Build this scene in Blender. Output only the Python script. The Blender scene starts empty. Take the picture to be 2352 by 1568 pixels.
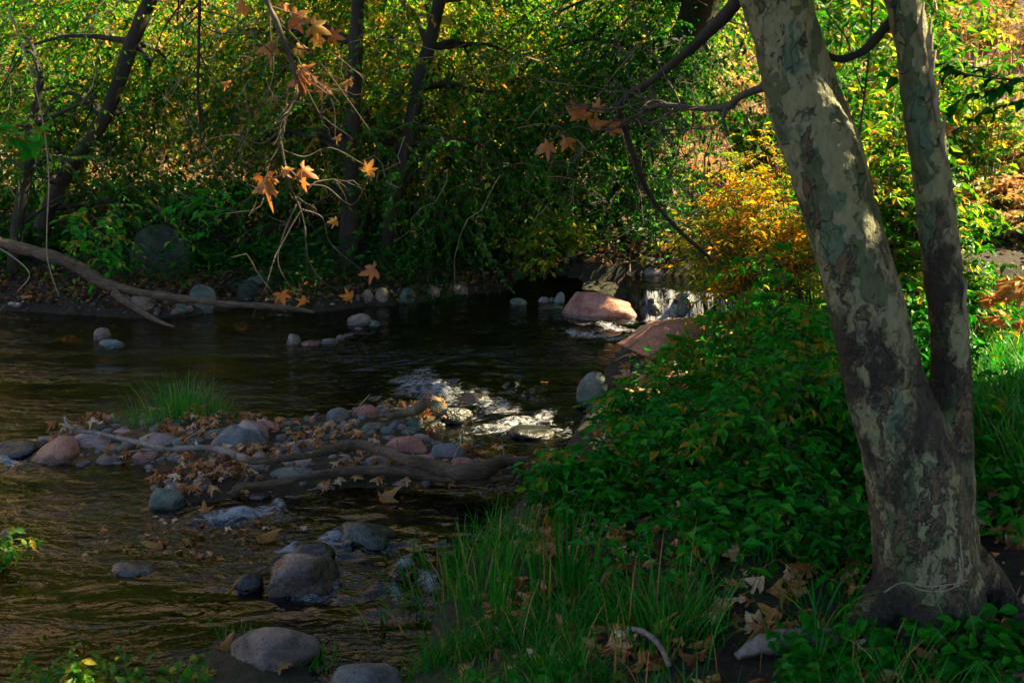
import bpy, math, random
import numpy as np
from mathutils import Vector

sc = bpy.context.scene
col = sc.collection
random.seed(7)
RNG = np.random.default_rng(11)
R = math.radians

# ------------------------------------------------------------------ camera
PITCH = R(12.0)
CAM = np.array([0.0, 0.0, 2.4])
cd = bpy.data.cameras.new("camera")
cd.lens = 40; cd.sensor_width = 36; cd.clip_end = 400; cd.clip_start = 0.05
cam = bpy.data.objects.new("camera", cd); col.objects.link(cam)
cam.location = CAM; cam.rotation_euler = (R(90) - PITCH, 0, 0)
sc.camera = cam
cd.dof.use_dof = True; cd.dof.focus_distance = 7.5; cd.dof.aperture_fstop = 5.0

# ------------------------------------------------------------------ sky + sun
TOSUN = np.array([0.66, 0.20, 0.62]); TOSUN /= np.linalg.norm(TOSUN)
world = bpy.data.worlds.new("World"); sc.world = world; world.use_nodes = True
wn = world.node_tree.nodes; wl = world.node_tree.links
sky = wn.new("ShaderNodeTexSky"); sky.sky_type = 'NISHITA'; sky.sun_disc = False
sky.sun_elevation = math.asin(TOSUN[2]); sky.sun_rotation = math.atan2(TOSUN[0], TOSUN[1])
bg = wn["Background"]; bg.inputs[1].default_value = 0.056
wl.new(sky.outputs[0], bg.inputs[0])
sd = bpy.data.lights.new("sun", 'SUN'); sd.energy = 5.0; sd.angle = R(0.5); sd.color = (1, 0.83, 0.48)
sun = bpy.data.objects.new("sun", sd); col.objects.link(sun)
sun.rotation_euler = Vector(TOSUN).to_track_quat('Z', 'Y').to_euler()
vs = sc.view_settings; sc.display_settings.display_device = 'sRGB'
vs.view_transform = 'Standard'; vs.look = 'None'; vs.exposure = 2.4; vs.gamma = 1.0; vs.use_curve_mapping = False
sc.cycles.use_denoising = True
sc.cycles.max_bounces = 6; sc.cycles.diffuse_bounces = 3; sc.cycles.transparent_max_bounces = 8
sc.cycles.transmission_bounces = 3; sc.cycles.glossy_bounces = 2

# ------------------------------------------------------------------ measuring helpers (photo measured on a 2352 x 1568 view)
FX = 40 / 36 * 2352
CP, SP = math.cos(PITCH), math.sin(PITCH)
def ray(px, py):
    u = (px - 1176) / FX; v = (784 - py) / FX
    return np.array([u, CP + v * SP, -SP + v * CP])
def gp(px, py, z=0.0):
    d = ray(px, py); t = (z - CAM[2]) / d[2]
    return CAM + d * t
def dp(px, py, Y):
    d = ray(px, py)
    return CAM + d * (Y / d[1])
def mpp(p):                       # metres per picture unit at a point
    return ((p[1] - CAM[1]) * CP - (p[2] - CAM[2]) * SP) / FX
def to_px(x, y, z):
    dy = y; dz = z - CAM[2]
    f = dy * CP - dz * SP; u = dy * SP + dz * CP
    return 1176 + FX * x / f, 784 - FX * u / f

# ------------------------------------------------------------------ noise
def _hash(ix, iy, iz, s):
    h = np.sin(ix * 127.1 + iy * 311.7 + iz * 74.7 + s * 19.19) * 43758.5453
    return h - np.floor(h)
def vnoise(x, y, z=0.0, s=0.0):
    x = np.asarray(x, float); y = np.asarray(y, float); z = np.zeros_like(x) + z
    ix, iy, iz = np.floor(x), np.floor(y), np.floor(z)
    fx, fy, fz = x - ix, y - iy, z - iz
    fx = fx * fx * (3 - 2 * fx); fy = fy * fy * (3 - 2 * fy); fz = fz * fz * (3 - 2 * fz)
    r = 0
    for a in (0, 1):
        for b in (0, 1):
            for c in (0, 1):
                w = (fx if a else 1 - fx) * (fy if b else 1 - fy) * (fz if c else 1 - fz)
                r = r + w * _hash(ix + a, iy + b, iz + c, s)
    return r * 2 - 1
def fbm(x, y, z=0.0, s=0.0, o=4):
    r = 0; a = 1.0; t = 0
    for i in range(o):
        r = r + a * vnoise(x * 2 ** i, y * 2 ** i, np.asarray(z) * 2 ** i, s + i * 3.3); t += a; a *= 0.5
    return r / t
def sstep(a, b, x):
    t = np.clip((x - a) / (b - a), 0, 1); return t * t * (3 - 2 * t)

# ------------------------------------------------------------------ mesh helpers
def norm(a):
    return a / np.maximum(np.linalg.norm(a, axis=-1, keepdims=True), 1e-9)
def build(name, parts, mats, parent=None, smooth=True):
    """parts: list of (V, F, rnd, matindex); links ONE mesh object."""
    if not isinstance(mats, (list, tuple)): mats = [mats]
    me = bpy.data.meshes.new(name)
    V = []; LV = []; LT = []; RN = []; MI = []; off = 0
    for p in parts:
        v, f = p[0], p[1]
        rn = p[2] if len(p) > 2 and p[2] is not None else np.full(len(v), 0.5)
        mi = p[3] if len(p) > 3 else 0
        if not isinstance(f, list): f = [f]
        for ff in f:
            ff = np.asarray(ff, np.int64)
            if ff.size == 0: continue
            LV.append((ff + off).ravel()); LT.append(np.full(len(ff), ff.shape[1])); MI.append(np.full(len(ff), mi))
        V.append(v); RN.append(np.broadcast_to(rn, (len(v),))); off += len(v)
    V = np.concatenate(V).astype(np.float32); LV = np.concatenate(LV).astype(np.int32)
    LT = np.concatenate(LT).astype(np.int32); MI = np.concatenate(MI).astype(np.int32); RN = np.concatenate(RN).astype(np.float32)
    me.vertices.add(len(V)); me.vertices.foreach_set("co", V.ravel())
    me.loops.add(len(LV)); me.loops.foreach_set("vertex_index", LV)
    me.polygons.add(len(LT))
    me.polygons.foreach_set("loop_start", np.concatenate([[0], np.cumsum(LT)[:-1]]).astype(np.int32))
    me.polygons.foreach_set("loop_total", LT)
    for m in mats: me.materials.append(m)
    me.polygons.foreach_set("material_index", MI)
    me.polygons.foreach_set("use_smooth", np.full(len(LT), smooth, dtype=bool))
    a = me.attributes.new("rnd", 'FLOAT', 'POINT'); a.data.foreach_set("value", RN)
    me.update(calc_edges=True)
    o = bpy.data.objects.new(name, me); col.objects.link(o)
    if parent: o.parent = parent
    return o
def attr(o, name, vals):
    a = o.data.attributes.new(name, 'FLOAT', 'POINT'); a.data.foreach_set("value", np.asarray(vals, np.float32))
def tag(o, label=None, cat=None, group=None, kind=None):
    if label: o["label"] = label
    if cat: o["category"] = cat
    if group: o["group"] = group
    if kind: o["kind"] = kind
    return o
def thing(name, loc, label, cat, group=None):
    o = bpy.data.objects.new(name, None); col.objects.link(o); o.empty_display_size = 0.1
    o.location = loc; o["label"] = label; o["category"] = cat
    if group: o["group"] = group
    o["_l"] = list(map(float, loc)); return o
def child(name, parts, mats, root, smooth=True, label=None):
    loc = np.array(root.location)
    parts = [(p[0] - loc,) + tuple(p[1:]) for p in parts]
    o = build(name, parts, mats, root, smooth)
    if label: o["label"] = label
    return o

def catmull(P, n):
    P = np.asarray(P, float); Q = np.vstack([2 * P[0] - P[1], P, 2 * P[-1] - P[-2]])
    m = len(P) - 1; out = []
    for t in np.linspace(0, m - 1e-6, n):
        i = int(t); u = t - i; p0, p1, p2, p3 = Q[i:i + 4]
        out.append(0.5 * (2 * p1 + (p2 - p0) * u + (2 * p0 - 5 * p1 + 4 * p2 - p3) * u * u + (3 * p1 - p0 - 3 * p2 + p3) * u ** 3))
    return np.array(out)
def tubes(P, r, sides=3, rnd=None, wob=0.0, cap=True):
    """P (N,k,3), r (N,k): N tapered tubes."""
    P = np.asarray(P, float); r = np.asarray(r, float)
    N, k, _ = P.shape
    T = norm(np.gradient(P, axis=1))
    ref = np.where(np.abs(T[:, :1, 2:3]) > 0.8, np.array([1.0, 0, 0]), np.array([0, 0, 1.0]))
    A = norm(np.cross(T, np.broadcast_to(ref, T.shape))); B = np.cross(T, A)
    th = np.arange(sides) * 2 * math.pi / sides
    rr = np.broadcast_to(r[:, :, None], (N, k, sides)).copy()
    if wob:
        Q = P[:, :, None, :] + (A[:, :, None, :] * np.cos(th)[:, None] + B[:, :, None, :] * np.sin(th)[:, None]) * rr[..., None]
        s = 1.0 / max(1e-6, r.max() * 1.6)
        rr *= 1 + wob * fbm(Q[..., 0] * s, Q[..., 1] * s, Q[..., 2] * s * 0.5, 5, 3)
    V = P[:, :, None, :] + (A[:, :, None, :] * np.cos(th)[:, None] + B[:, :, None, :] * np.sin(th)[:, None]) * rr[..., None]
    V = V.reshape(-1, 3)
    n = np.arange(N)[:, None, None] * k * sides; j = np.arange(k - 1)[None, :, None] * sides; i = np.arange(sides)[None, None, :]
    i2 = (i + 1) % sides
    F = np.stack([n + j + i, n + j + i2, n + j + sides + i2, n + j + sides + i], -1).reshape(-1, 4)
    fs = [F]
    if cap:
        fs.append((np.arange(N)[:, None] * k * sides + (k - 1) * sides + np.arange(sides)[None, :]))
        fs.append((np.arange(N)[:, None] * k * sides + np.arange(sides)[None, ::-1]))
    if rnd is None: rnd = np.full(N, 0.5)
    return V, fs, np.repeat(rnd, k * sides)
def tube(P, r, sides=10, n=24, wob=0.12, rnd=0.5):
    Q = catmull(P, n); r = np.asarray(r, float)
    if r.ndim == 0: r = np.full(len(P), float(r))
    rr = np.interp(np.linspace(0, 1, n), np.linspace(0, 1, len(r)), r)
    return tubes(Q[None], rr[None], sides, np.array([rnd]), wob)

# leaf outlines: (across, along, lift) + faces
T_KITE = (np.array([(0, 0, 0), (.5, .45, .10), (0, 1, -.12), (-.5, .45, .10)]), np.array([(0, 1, 2), (0, 2, 3)]))
T_LEAF = (np.array([(0, 0, 0), (.34, .2, .06), (.5, .46, .10), (.3, .75, .02), (0, 1, -.16), (-.3, .75, .02), (-.5, .46, .10), (-.34, .2, .06), (0, .45, 0)]),
          np.array([(8, 0, 1), (8, 1, 2), (8, 2, 3), (8, 3, 4), (8, 4, 5), (8, 5, 6), (8, 6, 7), (8, 7, 0)]))
def _syc():
    h = [(-90, .10), (-60, .34), (-38, .50), (-14, .82), (-2, .55), (8, .42), (22, .62), (34, .80), (42, 1.06), (50, .78), (58, .48), (70, .66), (80, .92), (90, 1.22)]
    pts = h + [(180 - a, r) for a, r in h[-2:0:-1]]
    V = [(0, .25, 0)]
    for a, r in pts:
        x = r * math.cos(R(a)) * .62; y = .30 + r * math.sin(R(a)) * .60
        V.append((x, y, -.30 * (x * x + (y - .3) ** 2) - .22 * abs(x) + .09 * math.sin(a * 7)))
    n = len(pts)
    return np.array(V), np.array([(0, 1 + i, 1 + (i + 1) % n) for i in range(n)])
T_SYC = _syc()
def leaves(P, D, Nn, size, tpl, width=0.5, rnd=None, curl=1.0):
    P = np.asarray(P, float); D = norm(np.asarray(D, float)); Nn = np.asarray(Nn, float)
    X = norm(np.cross(D, Nn)); Z = np.cross(X, D)
    t, f = tpl; N = len(P); m = len(t)
    size = np.broadcast_to(size, (N,))[:, None, None]
    cz = (curl * (0.3 + 1.4 * RNG.random(N)))[:, None, None]
    V = P[:, None] + size * (t[None, :, 0:1] * width * X[:, None] + t[None, :, 1:2] * D[:, None] + cz * t[None, :, 2:3] * Z[:, None])
    F = (f[None] + (np.arange(N) * m)[:, None, None]).reshape(-1, 3)
    if rnd is None: rnd = RNG.random(N)
    return V.reshape(-1, 3), F, np.repeat(rnd, m)
def sprays(S, D, L, droop=.4, nl=24, ls=.06, tpl=T_KITE, width=.5, twr=.004, hue=None, tw=True, flat=.5, k=6, huev=.25, u0=.08):
    """twigs from S along D with leaves down both sides -> [leaf part, twig part]"""
    S = np.asarray(S, float); D = norm(np.asarray(D, float)); N = len(S)
    L = np.broadcast_to(L, (N,)).astype(float)
    u = np.linspace(0, 1, k)
    J = np.cumsum(RNG.normal(0, .035, (N, k, 3)), axis=1) * L[:, None, None]
    J -= J[:, :1]
    P = S[:, None] + D[:, None] * (L[:, None] * u)[..., None] + J
    P[..., 2] -= (droop * L)[:, None] * u ** 2
    M = N * nl
    ti = np.repeat(np.arange(N), nl)
    uu = np.tile(np.linspace(u0, 1, nl), N) + RNG.normal(0, .02, M)
    uu = np.clip(uu, 0, .999); q = uu * (k - 1); i0 = q.astype(int); fr = (q - i0)[:, None]
    A = P[ti, i0]; B = P[ti, np.minimum(i0 + 1, k - 1)]
    pos = A * (1 - fr) + B * fr; tan = norm(B - A)
    side = norm(np.cross(tan, [0, 0, 1.0]) + RNG.normal(0, .25, (M, 3)))
    sg = np.where(np.tile(np.arange(nl), N) % 2 == 0, 1, -1)[:, None]
    ld = tan * RNG.uniform(.2, .9, (M, 1)) + side * sg * RNG.uniform(.5, 1, (M, 1)) + np.array([0, 0, -.25]) + RNG.normal(0, .2, (M, 3))
    nn = np.array([0, -.12, 1.0]) * flat * 2 + RNG.normal(0, .55, (M, 3))
    if hue is None: hue = RNG.random(N)
    rr = np.clip(np.repeat(hue, nl) + RNG.normal(0, huev, M), 0, 1)
    out = [leaves(pos, ld, nn, ls * RNG.uniform(.42, 1.4, M), tpl, width, rr) + (0,)]
    if tw:
        r = (twr * (1 - .75 * u))[None] * np.ones((N, 1))
        out.append(tubes(P, r, 3, RNG.random(N), cap=False) + (1,))
    return out
def blades(P, h, az, bend, w=.006, k=6, rnd=None):
    P = np.asarray(P, float); N = len(P); u = np.linspace(0, 1, k)
    h = np.broadcast_to(h, (N,)); az = np.broadcast_to(az, (N,)); bend = np.broadcast_to(bend, (N,))
    dx, dy = np.cos(az), np.sin(az)
    th = bend[:, None] * u                       # angle from vertical grows along the blade
    seg = (h / (k - 1))[:, None]
    rx = np.concatenate([np.zeros((N, 1)), np.cumsum(np.sin(th[:, 1:]) * seg, 1)], 1)
    rz = np.concatenate([np.zeros((N, 1)), np.cumsum(np.cos(th[:, 1:]) * seg, 1)], 1)
    C = P[:, None] + np.stack([dx[:, None] * rx, dy[:, None] * rx, rz], -1)
    wd = (w * np.array([.8, 1, .95, .8, .55, .02])[:k] if k == 6 else w * (1 - u ** 2 * .98))
    wd = np.broadcast_to(wd, (N, k)) * RNG.uniform(.6, 1.4, (N, 1))
    sa = az + math.pi / 2 + RNG.normal(0, .5, N)
    sx = np.stack([np.cos(sa), np.sin(sa), np.zeros(N)], -1)
    V = np.stack([C - sx[:, None] * wd[..., None] * .5, C + sx[:, None] * wd[..., None] * .5], 2).reshape(-1, 3)
    n = np.arange(N)[:, None] * 2 * k; j = np.arange(k - 1)[None] * 2
    F = np.stack([n + j, n + j + 1, n + j + 3, n + j + 2], -1).reshape(-1, 4)
    if rnd is None: rnd = RNG.random(N)
    return V, F, np.repeat(rnd, 2 * k)

# ------------------------------------------------------------------ materials
def mat(name):
    m = bpy.data.materials.new(name); m.use_nodes = True; nt = m.node_tree; nt.nodes.clear()
    out = nt.nodes.new("ShaderNodeOutputMaterial"); return m, nt, out
class NT:
    def __init__(s, nt): s.nt = nt
    def n(s, t, **k):
        x = s.nt.nodes.new("ShaderNode" + t)
        for a, b in k.items():
            if a.startswith("i_"):
                x.inputs[a[2:].replace("_", " ")].default_value = b
            else: setattr(x, a, b)
        return x
    def l(s, a, b): s.nt.links.new(a, b)
    def ramp(s, fac, cols, mode='LINEAR'):
        r = s.n("ValToRGB"); r.color_ramp.interpolation = mode; e = r.color_ramp.elements
        while len(e) < len(cols): e.new(.5)
        for el, (p, c) in zip(e, cols): el.position = p; el.color = (c[0], c[1], c[2], 1)
        s.l(fac, r.inputs[0]); return r.outputs[0]
    def noise(s, vec, scale, detail=4, rough=.55, dist=0.0, out=0):
        x = s.n("TexNoise"); x.inputs["Scale"].default_value = scale; x.inputs["Detail"].default_value = detail
        x.inputs["Roughness"].default_value = rough; x.inputs["Distortion"].default_value = dist
        if vec is not None: s.l(vec, x.inputs["Vector"])
        return x.outputs[out]
    def mp(s, vec, scale=(1, 1, 1), rot=(0, 0, 0), loc=(0, 0, 0)):
        x = s.n("Mapping"); x.inputs["Scale"].default_value = scale; x.inputs["Rotation"].default_value = rot; x.inputs["Location"].default_value = loc
        s.l(vec, x.inputs["Vector"]); return x.outputs[0]
    def math(s, op, a, b=None, c=None, clamp=False):
        x = s.n("Math", operation=op, use_clamp=clamp)
        for i, v in enumerate((a, b, c)):
            if v is None: continue
            if isinstance(v, (int, float)): x.inputs[i].default_value = v
            else: s.l(v, x.inputs[i])
        return x.outputs[0]
    def mapr(s, v, a, b, c=0.0, d=1.0, smooth=True):
        x = s.n("MapRange", interpolation_type='SMOOTHSTEP' if smooth else 'LINEAR')
        s.l(v, x.inputs[0])
        for i, q in zip((1, 2, 3, 4), (a, b, c, d)): x.inputs[i].default_value = q
        return x.outputs[0]
    def mix(s, f, a, b, t='MIX'):
        x = s.n("Mix", data_type='RGBA', blend_type=t)
        if isinstance(f, (int, float)): x.inputs[0].default_value = f
        else: s.l(f, x.inputs[0])
        for i, v in ((6, a), (7, b)):
            if isinstance(v, tuple): x.inputs[i].default_value = (v[0], v[1], v[2], 1)
            else: s.l(v, x.inputs[i])
        return x.outputs[2]
    def bump(s, h, st=.5, dist=.02, nrm=None):
        x = s.n("Bump"); x.inputs["Strength"].default_value = st; x.inputs["Distance"].default_value = dist
        s.l(h, x.inputs["Height"])
        if nrm is not None: s.l(nrm, x.inputs["Normal"])
        return x.outputs[0]

def leaf_mat(name, cols, trans=.45, rough=.45, tint=(1.7, 1.5, .7), spec=.35):
    m, nt, out = mat(name); q = NT(nt)
    a = q.n("Attribute", attribute_name="rnd")
    c = q.ramp(a.outputs["Fac"], cols)
    g = q.n("NewGeometry")
    ns = q.noise(g.outputs["Position"], 60, 2)
    c2 = q.mix(q.mapr(ns, .35, .75, 0, .35), c, q.mix(1.0, c, (.55, .5, .3), 'MULTIPLY'))
    p = q.n("BsdfPrincipled"); p.inputs["Roughness"].default_value = rough
    p.inputs["Specular IOR Level"].default_value = spec
    q.l(c2, p.inputs["Base Color"])
    t = q.n("BsdfTranslucent"); q.l(q.mix(1.0, c2, tint, 'MULTIPLY'), t.inputs[0])
    mx = q.n("MixShader"); mx.inputs[0].default_value = trans
    q.l(p.outputs[0], mx.inputs[1]); q.l(t.outputs[0], mx.inputs[2]); q.l(mx.outputs[0], out.inputs[0])
    return m
M = {}
M['leaf_shade'] = leaf_mat('shrub_leaf', [(0, (.005, .09, .005)), (.5, (.010, .20, .009)), (.86, (.035, .28, .012)), (.96, (.12, .27, .015)), (1, (.30, .22, .02))], .4, .45, (1.6, 1.6, .7), .18)
M['leaf_mid'] = leaf_mat('tree_leaf', [(0, (.006, .08, .005)), (.4, (.018, .15, .007)), (.7, (.07, .24, .010)), (.92, (.24, .36, .03)), (1, (.42, .26, .05))], .5, .42, (2.3, 1.8, .4), .2)
M['leaf_under'] = leaf_mat('understory_leaf', [(0, (.004, .035, .003)), (.6, (.008, .08, .005)), (1, (.03, .14, .008))], .35, .45, (1.6, 1.6, .6), .15)  # near-black greens carry the shade missing beneath the far trees
M['leaf_gold'] = leaf_mat('golden_leaf', [(0, (.03, .16, .008)), (.3, (.16, .26, .012)), (.65, (.50, .34, .02)), (1, (.55, .20, .02))], .5, .5, (1.9, 1.5, .5))
M['leaf_lit'] = leaf_mat('autumn_leaf', [(0, (.13, .26, .015)), (.35, (.38, .40, .05)), (.7, (.50, .42, .12)), (1, (.48, .30, .17))], .5, .5, (1.8, 1.5, .6))
M['leaf_brush'] = leaf_mat('dry_brush_leaf', [(0, (.07, .15, .015)), (.35, (.24, .22, .05)), (.65, (.42, .26, .12)), (1, (.46, .24, .17))], .45, .55, (1.5, 1.3, .8))
M['leaf_orange'] = leaf_mat('orange_leaf', [(0, (.40, .25, .05)), (.5, (.44, .19, .05)), (1, (.28, .07, .02))], .4, .5, (1.5, 1.1, .7))
M['leaf_dry'] = leaf_mat('dry_leaf', [(0, (.13, .05, .015)), (.35, (.38, .15, .04)), (.7, (.58, .28, .10)), (1, (.75, .55, .38))], .2, .6, (1.3, 1, .7))
M['litter_dark'] = leaf_mat('shade_dark_leaf', [(0, (.04, .02, .006)), (.5, (.12, .06, .016)), (1, (.26, .14, .05))], .2, .7, (1.3, 1, .7))  # litter darkened to stand for shade under the far trees
M['grass'] = leaf_mat('grass_blade', [(0, (.004, .09, .006)), (.6, (.010, .21, .010)), (.88, (.05, .27, .02)), (.95, (.30, .20, .07)), (1, (.42, .26, .12))], .4, .45, (1.7, 1.5, .7), .18)
M['grass_dark'] = leaf_mat('shaded_grass_blade', [(0, (.004, .04, .004)), (.7, (.008, .075, .006)), (1, (.10, .09, .03))], .3, .5, (1.5, 1.4, .7), .15)  # darker grass copy with far-bank shade painted into it
M['grass_bright'] = leaf_mat('bright_grass_blade', [(0, (.006, .11, .008)), (.6, (.014, .26, .015)), (.9, (.07, .28, .02)), (1, (.35, .28, .10))], .45, .4)
M['dry_grass'] = leaf_mat('dry_grass_blade', [(0, (.30, .16, .06)), (.5, (.50, .27, .11)), (1, (.60, .38, .20))], .35, .6, (1.3, 1, .7))

def bark_mat(name, a, b, c, sc_=(14, 14, 3), bump=.6):
    m, nt, out = mat(name); q = NT(nt); g = q.n("NewGeometry"); pos = g.outputs["Position"]
    n1 = q.noise(q.mp(pos, sc_), 1.0, 6, .65, 1.0); n2 = q.noise(pos, 5, 3)
    cc = q.ramp(n1, [(.3, a), (.55, b), (.8, c)]); cc = q.mix(q.mapr(n2, .45, .7, 0, .5), cc, a)
    p = q.n("BsdfPrincipled"); p.inputs["Roughness"].default_value = .85; q.l(cc, p.inputs["Base Color"])
    q.l(q.bump(n1, bump, .03), p.inputs["Normal"]); q.l(p.outputs[0], out.inputs[0]); return m
M['bark_dark'] = bark_mat('dark_bark', (.008, .006, .004), (.028, .019, .011), (.07, .05, .03))
M['bark_mid'] = bark_mat('brown_bark', (.03, .02, .014), (.12, .08, .045), (.26, .18, .10))
M['bark_pale'] = bark_mat('pale_bark', (.16, .12, .10), (.38, .30, .25), (.55, .46, .40))
M['twig'] = bark_mat('twig_bark', (.03, .022, .016), (.085, .06, .045), (.18, .13, .10), (20, 20, 20), .2)
M['twig_pale'] = bark_mat('dry_twig', (.16, .12, .08), (.30, .23, .16), (.45, .38, .28), (20, 20, 20), .2)
M['drift'] = bark_mat('driftwood', (.035, .022, .015), (.15, .09, .05), (.36, .23, .14), (6, 45, 45), 1.0)
M['drift_pale'] = bark_mat('bleached_wood', (.06, .045, .035), (.26, .20, .17), (.48, .40, .35), (12, 26, 26), .7)

def sycamore_mat():
    m, nt, out = mat('mottled_sycamore_bark'); q = NT(nt); g = q.n("NewGeometry"); pos = g.outputs["Position"]
    warp = q.n("VectorMath", operation='MULTIPLY_ADD')
    nz = q.n("TexNoise"); nz.inputs["Scale"].default_value = 14; nz.inputs["Detail"].default_value = 4; q.l(pos, nz.inputs["Vector"])
    q.l(nz.outputs["Color"], warp.inputs[0]); warp.inputs[1].default_value = (.09, .09, .05); q.l(pos, warp.inputs[2])
    w = warp.outputs[0]
    def patch(scale, thr, soft=.012, loc=(0, 0, 0), zs=.42):
        n = q.noise(q.mp(w, (1, 1, zs), loc=loc), scale, 2.5, .5)
        return n, q.mapr(n, thr, thr + soft)
    fine = q.noise(q.mp(pos, (1, 1, .4)), 60, 5, .6)
    pale = q.ramp(fine, [(.3, (.125, .12, .058)), (.7, (.22, .205, .105))])
    olive = q.ramp(fine, [(.3, (.035, .05, .015)), (.7, (.08, .095, .035))])
    teal = q.ramp(fine, [(.3, (.045, .08, .04)), (.7, (.09, .125, .07))])
    brown = q.ramp(fine, [(.25, (.03, .02, .008)), (.5, (.085, .055, .022)), (.75, (.15, .105, .05))])
    cream = q.ramp(fine, [(.3, (.20, .15, .08)), (.7, (.28, .21, .12))])
    n1, f1 = patch(11.0, .52, .03); c = q.mix(f1, pale, olive)
    n2, f2 = patch(8.0, .62, loc=(3, 1, 8)); c = q.mix(f2, c, teal)
    n5, f5 = patch(9, .67, loc=(9, 4, 1)); c = q.mix(f5, c, cream)
    sep = q.n("SeparateXYZ"); q.l(pos, sep.inputs[0])
    zb = q.mapr(sep.outputs[2], .6, 2.7, .06, -.085, False)
    # rough brown plates, more of them lower down the stem
    n3 = q.noise(q.mp(w, (1, 1, .32), loc=(5, 7, 2)), 13.0, 4, .6)
    n3b = q.math('ADD', n3, zb); f3 = q.mapr(n3b, .555, .60); c = q.mix(f3, c, brown)
    # black moss and damp staining
    n4 = q.noise(q.mp(w, (1, 1, .5), loc=(1, 2, 5)), 6.5, 6, .7)
    za = q.mapr(q.math('ABSOLUTE', q.math('SUBTRACT', sep.outputs[2], 1.42)), .1, .9, .09, -.13, False)
    zc = q.mapr(sep.outputs[2], .6, .95, .10, -.13, False)
    f4 = q.mapr(q.math('ADD', n4, q.math('MAXIMUM', za, zc)), .52, .63); c = q.mix(f4, c, (.022, .015, .007))
    # thin dark cracks at plate edges
    vo = q.n("TexVoronoi", feature='DISTANCE_TO_EDGE'); vo.inputs["Scale"].default_value = 24; q.l(q.mp(w, (1, 1, .35)), vo.inputs["Vector"])
    ed = q.mapr(vo.outputs["Distance"], .0, .045, 1, 0)
    ed = q.math('MULTIPLY', ed, q.mapr(q.noise(pos, 9, 2), .48, .62))
    e3 = q.math('MULTIPLY', q.mapr(n3b, .545, .562), q.mapr(n3b, .562, .575, 1, 0))
    dk = q.math('MAXIMUM', q.math('MULTIPLY', ed, .8), e3)
    c = q.mix(dk, c, (.02, .014, .010))
    # knots
    vk = q.n("TexVoronoi"); vk.inputs["Scale"].default_value = 4.2; q.l(q.mp(w, (1, 1, .8)), vk.inputs["Vector"])
    kn = q.mapr(vk.outputs["Distance"], .07, .11, 1, 0); c = q.mix(q.math('MULTIPLY', kn, .8), c, (.03, .024, .014))
    p = q.n("BsdfPrincipled"); p.inputs["Roughness"].default_value = .7; q.l(c, p.inputs["Base Color"])
    h = q.math('ADD', q.math('MULTIPLY', f3, .5), q.math('MULTIPLY', f1, .25))
    h = q.math('ADD', h, q.math('MULTIPLY', fine, .55)); h = q.math('SUBTRACT', h, q.math('MULTIPLY', dk, .7))
    h = q.math('ADD', h, q.math('MULTIPLY', q.math('MULTIPLY', f4, fine), .6))
    q.l(q.bump(h, 1.0, .03), p.inputs["Normal"]); q.l(p.outputs[0], out.inputs[0]); return m
M['sycamore'] = sycamore_mat()

def rock_mat(name, base, spot, wet=0.0):
    m, nt, out = mat(name); q = NT(nt); g = q.n("NewGeometry"); tc = q.n("TexCoord"); ob = tc.outputs["Object"]
    oi = q.n("ObjectInfo")
    off = q.n("VectorMath", operation='MULTIPLY_ADD'); q.l(oi.outputs["Random"], off.inputs[0]); off.inputs[1].default_value = (40, 40, 40); q.l(ob, off.inputs[2])
    v = off.outputs[0]
    n1 = q.noise(v, 6, 5, .6, .6); n2 = q.noise(v, 70, 4, .6); n3 = q.noise(v, 18, 5, .65)
    lo = tuple(x * .5 for x in base); hi = tuple(min(1, x * 1.5) for x in base)
    c = q.ramp(n1, [(.34, lo), (.48, base), (.62, spot)])
    c = q.mix(q.mapr(n2, .35, .65, 0, .55), c, q.mix(1.0, c, (.5, .5, .5), 'MULTIPLY'))
    c = q.mix(q.mapr(n3, .58, .72, 0, .6), c, hi)
    vo = q.n("TexVoronoi"); vo.inputs["Scale"].default_value = 34; q.l(v, vo.inputs["Vector"])
    pit = q.mapr(vo.outputs["Distance"], .10, .22, .7, 0); c = q.mix(q.math('MULTIPLY', pit, q.mapr(n3, .4, .55)), c, (.02, .018, .015))
    sep = q.n("SeparateXYZ"); q.l(g.outputs["Position"], sep.inputs[0])
    # damp band just above the water; on creek stones also shade painted on sides
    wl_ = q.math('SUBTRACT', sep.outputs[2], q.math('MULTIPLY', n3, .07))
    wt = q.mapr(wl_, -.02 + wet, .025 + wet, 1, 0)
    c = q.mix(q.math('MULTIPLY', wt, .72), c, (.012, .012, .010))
    p = q.n("BsdfPrincipled"); q.l(c, p.inputs["Base Color"])
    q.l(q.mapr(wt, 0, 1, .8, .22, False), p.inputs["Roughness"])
    h = q.math('ADD', q.math('MULTIPLY', n2, .3), n3); h = q.math('SUBTRACT', h, q.math('MULTIPLY', pit, .5))
    q.l(q.bump(h, .8, .02), p.inputs["Normal"]); q.l(p.outputs[0], out.inputs[0]); return m
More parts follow.
